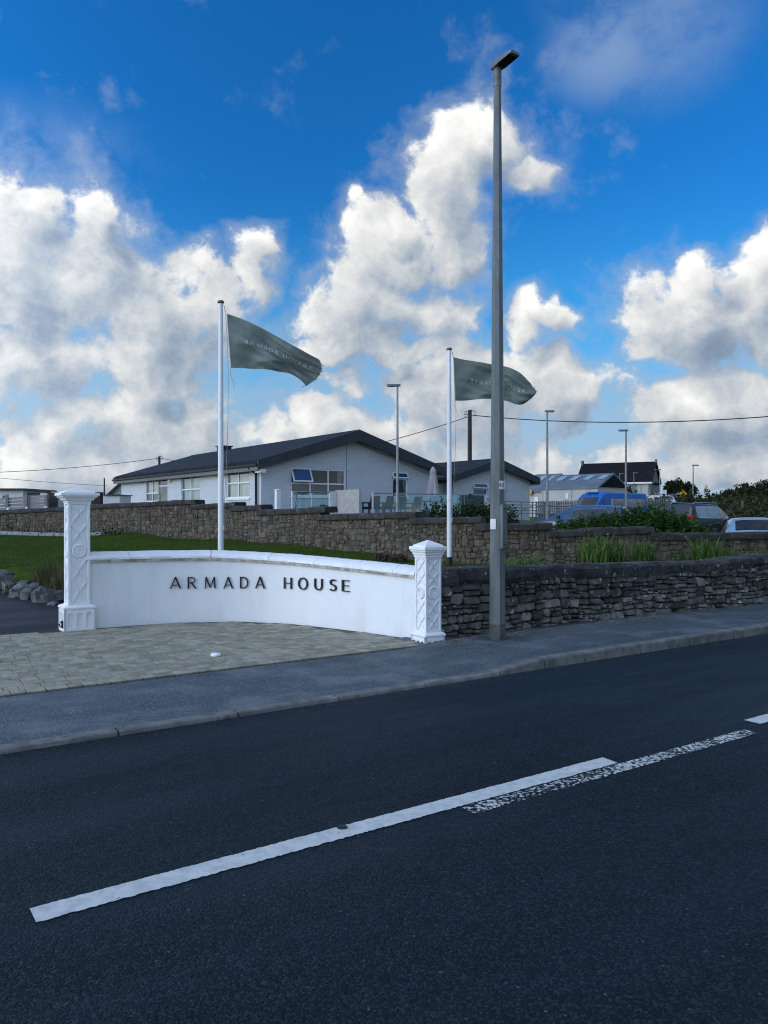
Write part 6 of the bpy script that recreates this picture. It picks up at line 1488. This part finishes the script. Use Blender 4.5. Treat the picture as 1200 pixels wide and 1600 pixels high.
# ------------------------------------------------------------------ vehicles: lofted bodies; local x forward, origin on the ground below the middle
def vehicle(name, label, cat, loc, heading, paint, st, glass_side, screen, rear, wheels, W, extras=None, side_glass='glass_dark', frame=None):
    """st: stations (x, z_sill, z_belt, z_top, half width low, half width belt, half width top) from rear to front"""
    t = thing(name, loc, label, cat, rz=math.pi / 2 - heading)
    def sec(s):
        x, zs, zb, zt, wl, wb, wt = s; q = []
        zr = zt - min(.10, (zt - zb) * .35)
        half = [(wl * .82, zs - .02), (wl, zs + .06), (wl * 1.01, zs + (zb - zs) * .45), (wb, zb - .03), (wb * .985, zb), (wt + (wb - wt) * .12, zr), (wt * .86, zt - .025), (wt * .45, zt)]
        return [Vector((x, -y, z)) for y, z in half] + [Vector((x, y, z)) for y, z in half[::-1]]
    rings = [sec(s) for s in st]; n = len(rings[0]); mb = MB(); mb.v = [tuple(p) for r_ in rings for p in r_]
    for i in range(len(rings) - 1):
        for k in range(n): mb.f.append((i * n + k, i * n + (k + 1) % n, (i + 1) * n + (k + 1) % n, (i + 1) * n + k))
    mb.f += [tuple(range(n)), tuple(range(len(rings) * n - 1, (len(rings) - 1) * n - 1, -1))]
    body = mb.build('body', MATS[paint], t, smooth=40)
    def on(i, f, k0, k1, g):         # point between stations i..i+1 (f) and section points k0..k1 (g)
        a = rings[i][k0].lerp(rings[i][k1], g); b = rings[i + 1][k0].lerp(rings[i + 1][k1], g); return a.lerp(b, f)
    def patch(i0, f0, i1, f1, k0, k1, g0, g1, name, mat, out=.006):
        A_, B_, C_, D_ = on(i0, f0, k0, k1, g0), on(i1, f1, k0, k1, g0), on(i1, f1, k0, k1, g1), on(i0, f0, k0, k1, g1)
        nr = (B_ - A_).cross(D_ - A_).normalized(); c = (A_ + B_ + C_ + D_) / 4; m = Vector((c.x * .2, 0, .8))
        if nr.dot(c - m) < 0: nr = -nr
        q = [p + nr * out for p in (A_, B_, C_, D_)]; p2 = [p - nr * .01 for p in (A_, B_, C_, D_)]
        return MB().hull(p2, q).build(name, mat, t)
    for (i0, f0, i1, f1, g0, g1) in glass_side:
        for k0, k1 in ((4, 5), (11, 10)):
            if frame: patch(i0, f0 - .03, i1, f1 + .03, k0, k1, g0 - .09, g1 + .09, 'window_trim', MATS[frame], .004)
            patch(i0, f0, i1, f1, k0, k1, g0, g1, 'side_window', MATS[side_glass], .008)
    def across(i, f, g, name):       # glass band across the roof line between stations
        i0, f0, i1, f1 = i, f, i, g; r0 = [on(i0, f0, k, k, 0) for k in (6, 7, 8, 9)]; r1 = [on(i1, f1, k, k, 0) for k in (6, 7, 8, 9)]
        nr = (r1[1] - r0[1]).cross(r0[2] - r0[1]).normalized()
        if nr.z < 0: nr = -nr
        mb = MB()
        for k in range(3): mb.add([r0[k] + nr * .006, r0[k + 1] + nr * .006, r1[k + 1] + nr * .006, r1[k] + nr * .006, r0[k] - nr * .01, r0[k + 1] - nr * .01, r1[k + 1] - nr * .01, r1[k] - nr * .01], [(0, 1, 2, 3), (7, 6, 5, 4), (0, 4, 5, 1), (2, 6, 7, 3), (1, 5, 6, 2), (3, 7, 4, 0)])
        mb.build(name, MATS['glass_dark'], t)
    for q in screen: across(*q, 'windscreen')
    for q in rear: across(*q, 'rear_window')
    for x in wheels:
        for s in (-1, 1):
            m = Matrix.Rotation(math.pi / 2, 3, 'X'); w = MB().lathe([(.20, -.10), (.30, -.10), (.32, -.07), (.32, .07), (.30, .10), (.20, .10)], 20, (x, s * (W - .12), .32), m=m).build('wheel', MATS['tyre'], t, smooth=40)
            MB().lathe([(.02, -.105), (.20, -.10), (.20, .10), (.02, .105)], 14, (x, s * (W - .12), .32), m=m).build('rim', MATS['rim'], w, smooth=30)
    if extras: extras(t, rings)
    return t
pm('glass_dark', (0.010, 0.014, 0.018), (0.03, 0.035, 0.04), 3, 0.08, spec=0.5)
pm('glass_reflection', (0.24, 0.23, 0.21), (0.34, 0.33, 0.30), 2, 0.08, coat=0.5)  # bright beige reflection put into the base colour of the glass
def hatch_st(L, W, H, bon=.88):
    h = L / 2; return [(-h, .35, .72, .80, W * .86, W * .84, W * .70), (-h + .10, .25, .86, 1.02, W * .95, W * .93, W * .72), (-h + .55, .22, .92, H - .06, W, W * .97, W * .70), (-h + 1.1, .20, .92, H, W, W * .98, W * .72), (.15, .20, .90, H - .01, W, W * .98, W * .72), (.55, .20, .90, H - .08, W, W * .98, W * .70), (1.25, .20, bon, bon + .10, W, W * .97, W * .80), (h - .35, .22, bon - .12, bon - .02, W * .95, W * .92, W * .78), (h - .02, .30, .60, .68, W * .80, W * .78, W * .66)]
def car_bits(L, W, plate_m='sign_white', rear_lights=(.78, .95), mirror_x=.75):
    def f(t, rings):
        h = L / 2
        for s in (-1, 1):
            MB().b2(-h + .02, -h + .16, min(s * W * .62, s * W * .93), max(s * W * .62, s * W * .93), rear_lights[0], rear_lights[1]).build('tail_light', MATS['red_lens'], t, bevel=.02)
            MB().b2(h - .30, h - .08, min(s * W * .55, s * W * .86), max(s * W * .55, s * W * .86), .60, .72).build('headlight', MATS['clear_lens'], t, bevel=.02)
            MB().b2(mirror_x - .08, mirror_x + .06, min(s * (W + .02), s * (W + .18)), max(s * (W + .02), s * (W + .18)), .95, 1.10).build('door_mirror', MATS['black'], t, bevel=.03)
        MB().b2(-h - .02, -h + .06, -.26, .26, .50, .62).build('number_plate', MATS[plate_m], t); MB().b2(h - .06, h + .02, -.26, .26, .40, .52).build('number_plate', MATS[plate_m], t)
    return f
def place(px, d, z=None): X, Y = XY(px, d); return (X, Y, gh(X, Y) if z is None else z)
# blue hatchback, nose to the left
vehicle('parked_hatchback', 'blue hatchback parked nose-left behind the green shrubs, only its roof showing', 'car', place(912, 30, .37), math.radians(-62), 'navy_paint', hatch_st(4.1, .86, 1.48), [(2, .2, 3, .0, .12, .86), (3, .06, 4, .0, .12, .88), (4, .05, 5, .75, .12, .84)], [(5, .06, .92)], [(1, .25, .95)], (-1.25, 1.3), .86, car_bits(4.1, .86))
# pale blue car on the right, seen from behind
vehicle('parked_saloon', 'pale blue car at the right edge, only roof and rear window above the wall', 'car', place(1172, 24.5, -.03), math.radians(21), 'pale_blue_paint', hatch_st(4.2, .88, 1.46), [(2, .2, 3, .0, .12, .86), (3, .06, 4, .0, .12, .88), (4, .05, 5, .75, .12, .84)], [(5, .06, .92)], [(1, .20, .97)], (-1.3, 1.3), .88, car_bits(4.2, .88))
# dark estate / people carrier with roof rails, seen from its rear corner
def mpv_st(): return [(-2.15, .40, .85, .95, .80, .80, .70), (-2.10, .28, 1.00, 1.25, .88, .86, .72), (-1.98, .25, 1.08, 1.72, .90, .88, .70), (-1.80, .24, 1.08, 1.79, .91, .89, .70), (-.70, .22, 1.06, 1.81, .91, .89, .70), (.35, .22, 1.04, 1.78, .91, .89, .69), (.60, .22, 1.02, 1.70, .91, .89, .68), (1.35, .22, .98, 1.08, .90, .88, .76), (1.95, .24, .85, .94, .86, .84, .72), (2.15, .35, .65, .75, .74, .72, .62)]
def mpv_x(t, rings):
    car_bits(4.3, .90, rear_lights=(.95, 1.22), mirror_x=.95)(t, rings)
    MB().hull([(-2.02, -.62, 1.16), (-2.02, .62, 1.16), (-1.93, .58, 1.62), (-1.93, -.58, 1.62)], [(-2.10, -.62, 1.16), (-2.10, .62, 1.16), (-2.005, .58, 1.62), (-2.005, -.58, 1.62)]).build('rear_window', MATS['glass_dark'], t)
    for s in (-1, 1):
        MB().tube([(-1.75, s * .62, 1.80), (-1.65, s * .62, 1.86), (.25, s * .62, 1.84), (.4, s * .62, 1.77)], .022, 6).build('roof_rail', MATS['silver_paint'], t, smooth=60)
    MB().tube([(-1.6, 0, 1.80), (-1.75, 0, 2.15)], .010, 5).build('aerial', MATS['black'], t)
vehicle('parked_estate', 'dark estate car with silver roof rails seen from its rear corner', 'car', place(1096, 39.5, .21), math.radians(54), 'dark_paint', mpv_st(), [(3, .10, 3, .93, .12, .86), (4, .03, 4, .93, .12, .86), (5, .0, 6, .65, .14, .82)], [(6, .05, .95)], [], (-1.35, 1.35), .90, mpv_x, 'glass_reflection', 'silver_paint')
# blue high-roofed van, nose to the left
def van_st(): return [(-2.85, .45, 1.25, 2.30, .92, .90, .74), (-2.80, .35, 1.25, 2.44, .96, .95, .80), (.95, .32, 1.22, 2.46, .97, .95, .80), (1.35, .32, 1.20, 2.38, .97, .95, .78), (1.60, .32, 1.18, 2.20, .97, .94, .76), (2.25, .32, 1.10, 1.30, .96, .92, .76), (2.75, .35, .92, 1.02, .92, .88, .72), (2.90, .42, .72, .84, .84, .80, .66)]
def van_x(t, rings):
    car_bits(5.8, .96, rear_lights=(.9, 1.3), mirror_x=1.75)(t, rings)
    for s in (-1, 1):
        MB().b2(-2.5, -.55, min(s * .952, s * .84), max(s * .952, s * .84), 1.55, 2.05).build('side_window', MATS['glass_reflection'], t, bevel=.02)
        MB().b2(-.40, .80, min(s * .952, s * .84), max(s * .952, s * .84), 1.55, 2.05).build('side_window', MATS['glass_reflection'], t, bevel=.02)
        MB().b2(-2.7, .85, min(s * .975, s * .94), max(s * .975, s * .94), .78, .86).build('rubbing_strip', MATS['black'], t)
    MB().b2(1.22, 1.5, -.4, .4, 2.43, 2.47).build('roof_marker', MATS['blue_paint'], t, bevel=.01)
vehicle('parked_van', 'bright blue high-roofed van parked nose-left in front of the paling fence', 'van', place(948, 45.5, .30), math.radians(-128), 'blue_paint', van_st(), [(3, .1, 5, .35, .15, .85)], [(4, .04, .94)], [], (-1.9, 1.85), .96, van_x)
X, Y = XY(954, 72); vn = vehicle('distant_van', 'white van roof just showing behind the blue van', 'van', (X, Y, 1.25), math.radians(17), 'white_paint', van_st(), [], [(4, .04, .94)], [], (-1.9, 1.85), .96, None)
vehicle('distant_car', 'small white car parked far off below the white sign board', 'car', place(1039, 74, 1.75), math.radians(190), 'white_paint', hatch_st(4.0, .85, 1.46), [(3, .06, 4, .0, .12, .88), (4, .05, 5, .75, .12, .84)], [(5, .06, .92)], [(1, .25, .95)], (-1.25, 1.3), .85, car_bits(4.0, .85))
vehicle('distant_car', 'dark car parked far off right of the small white car', 'car', place(1053, 78, 1.95), math.radians(185), 'dark_paint', hatch_st(4.2, .87, 1.5), [(3, .06, 4, .0, .12, .88), (4, .05, 5, .75, .12, .84)], [(5, .06, .92)], [(1, .25, .95)], (-1.25, 1.3), .87, car_bits(4.2, .87))
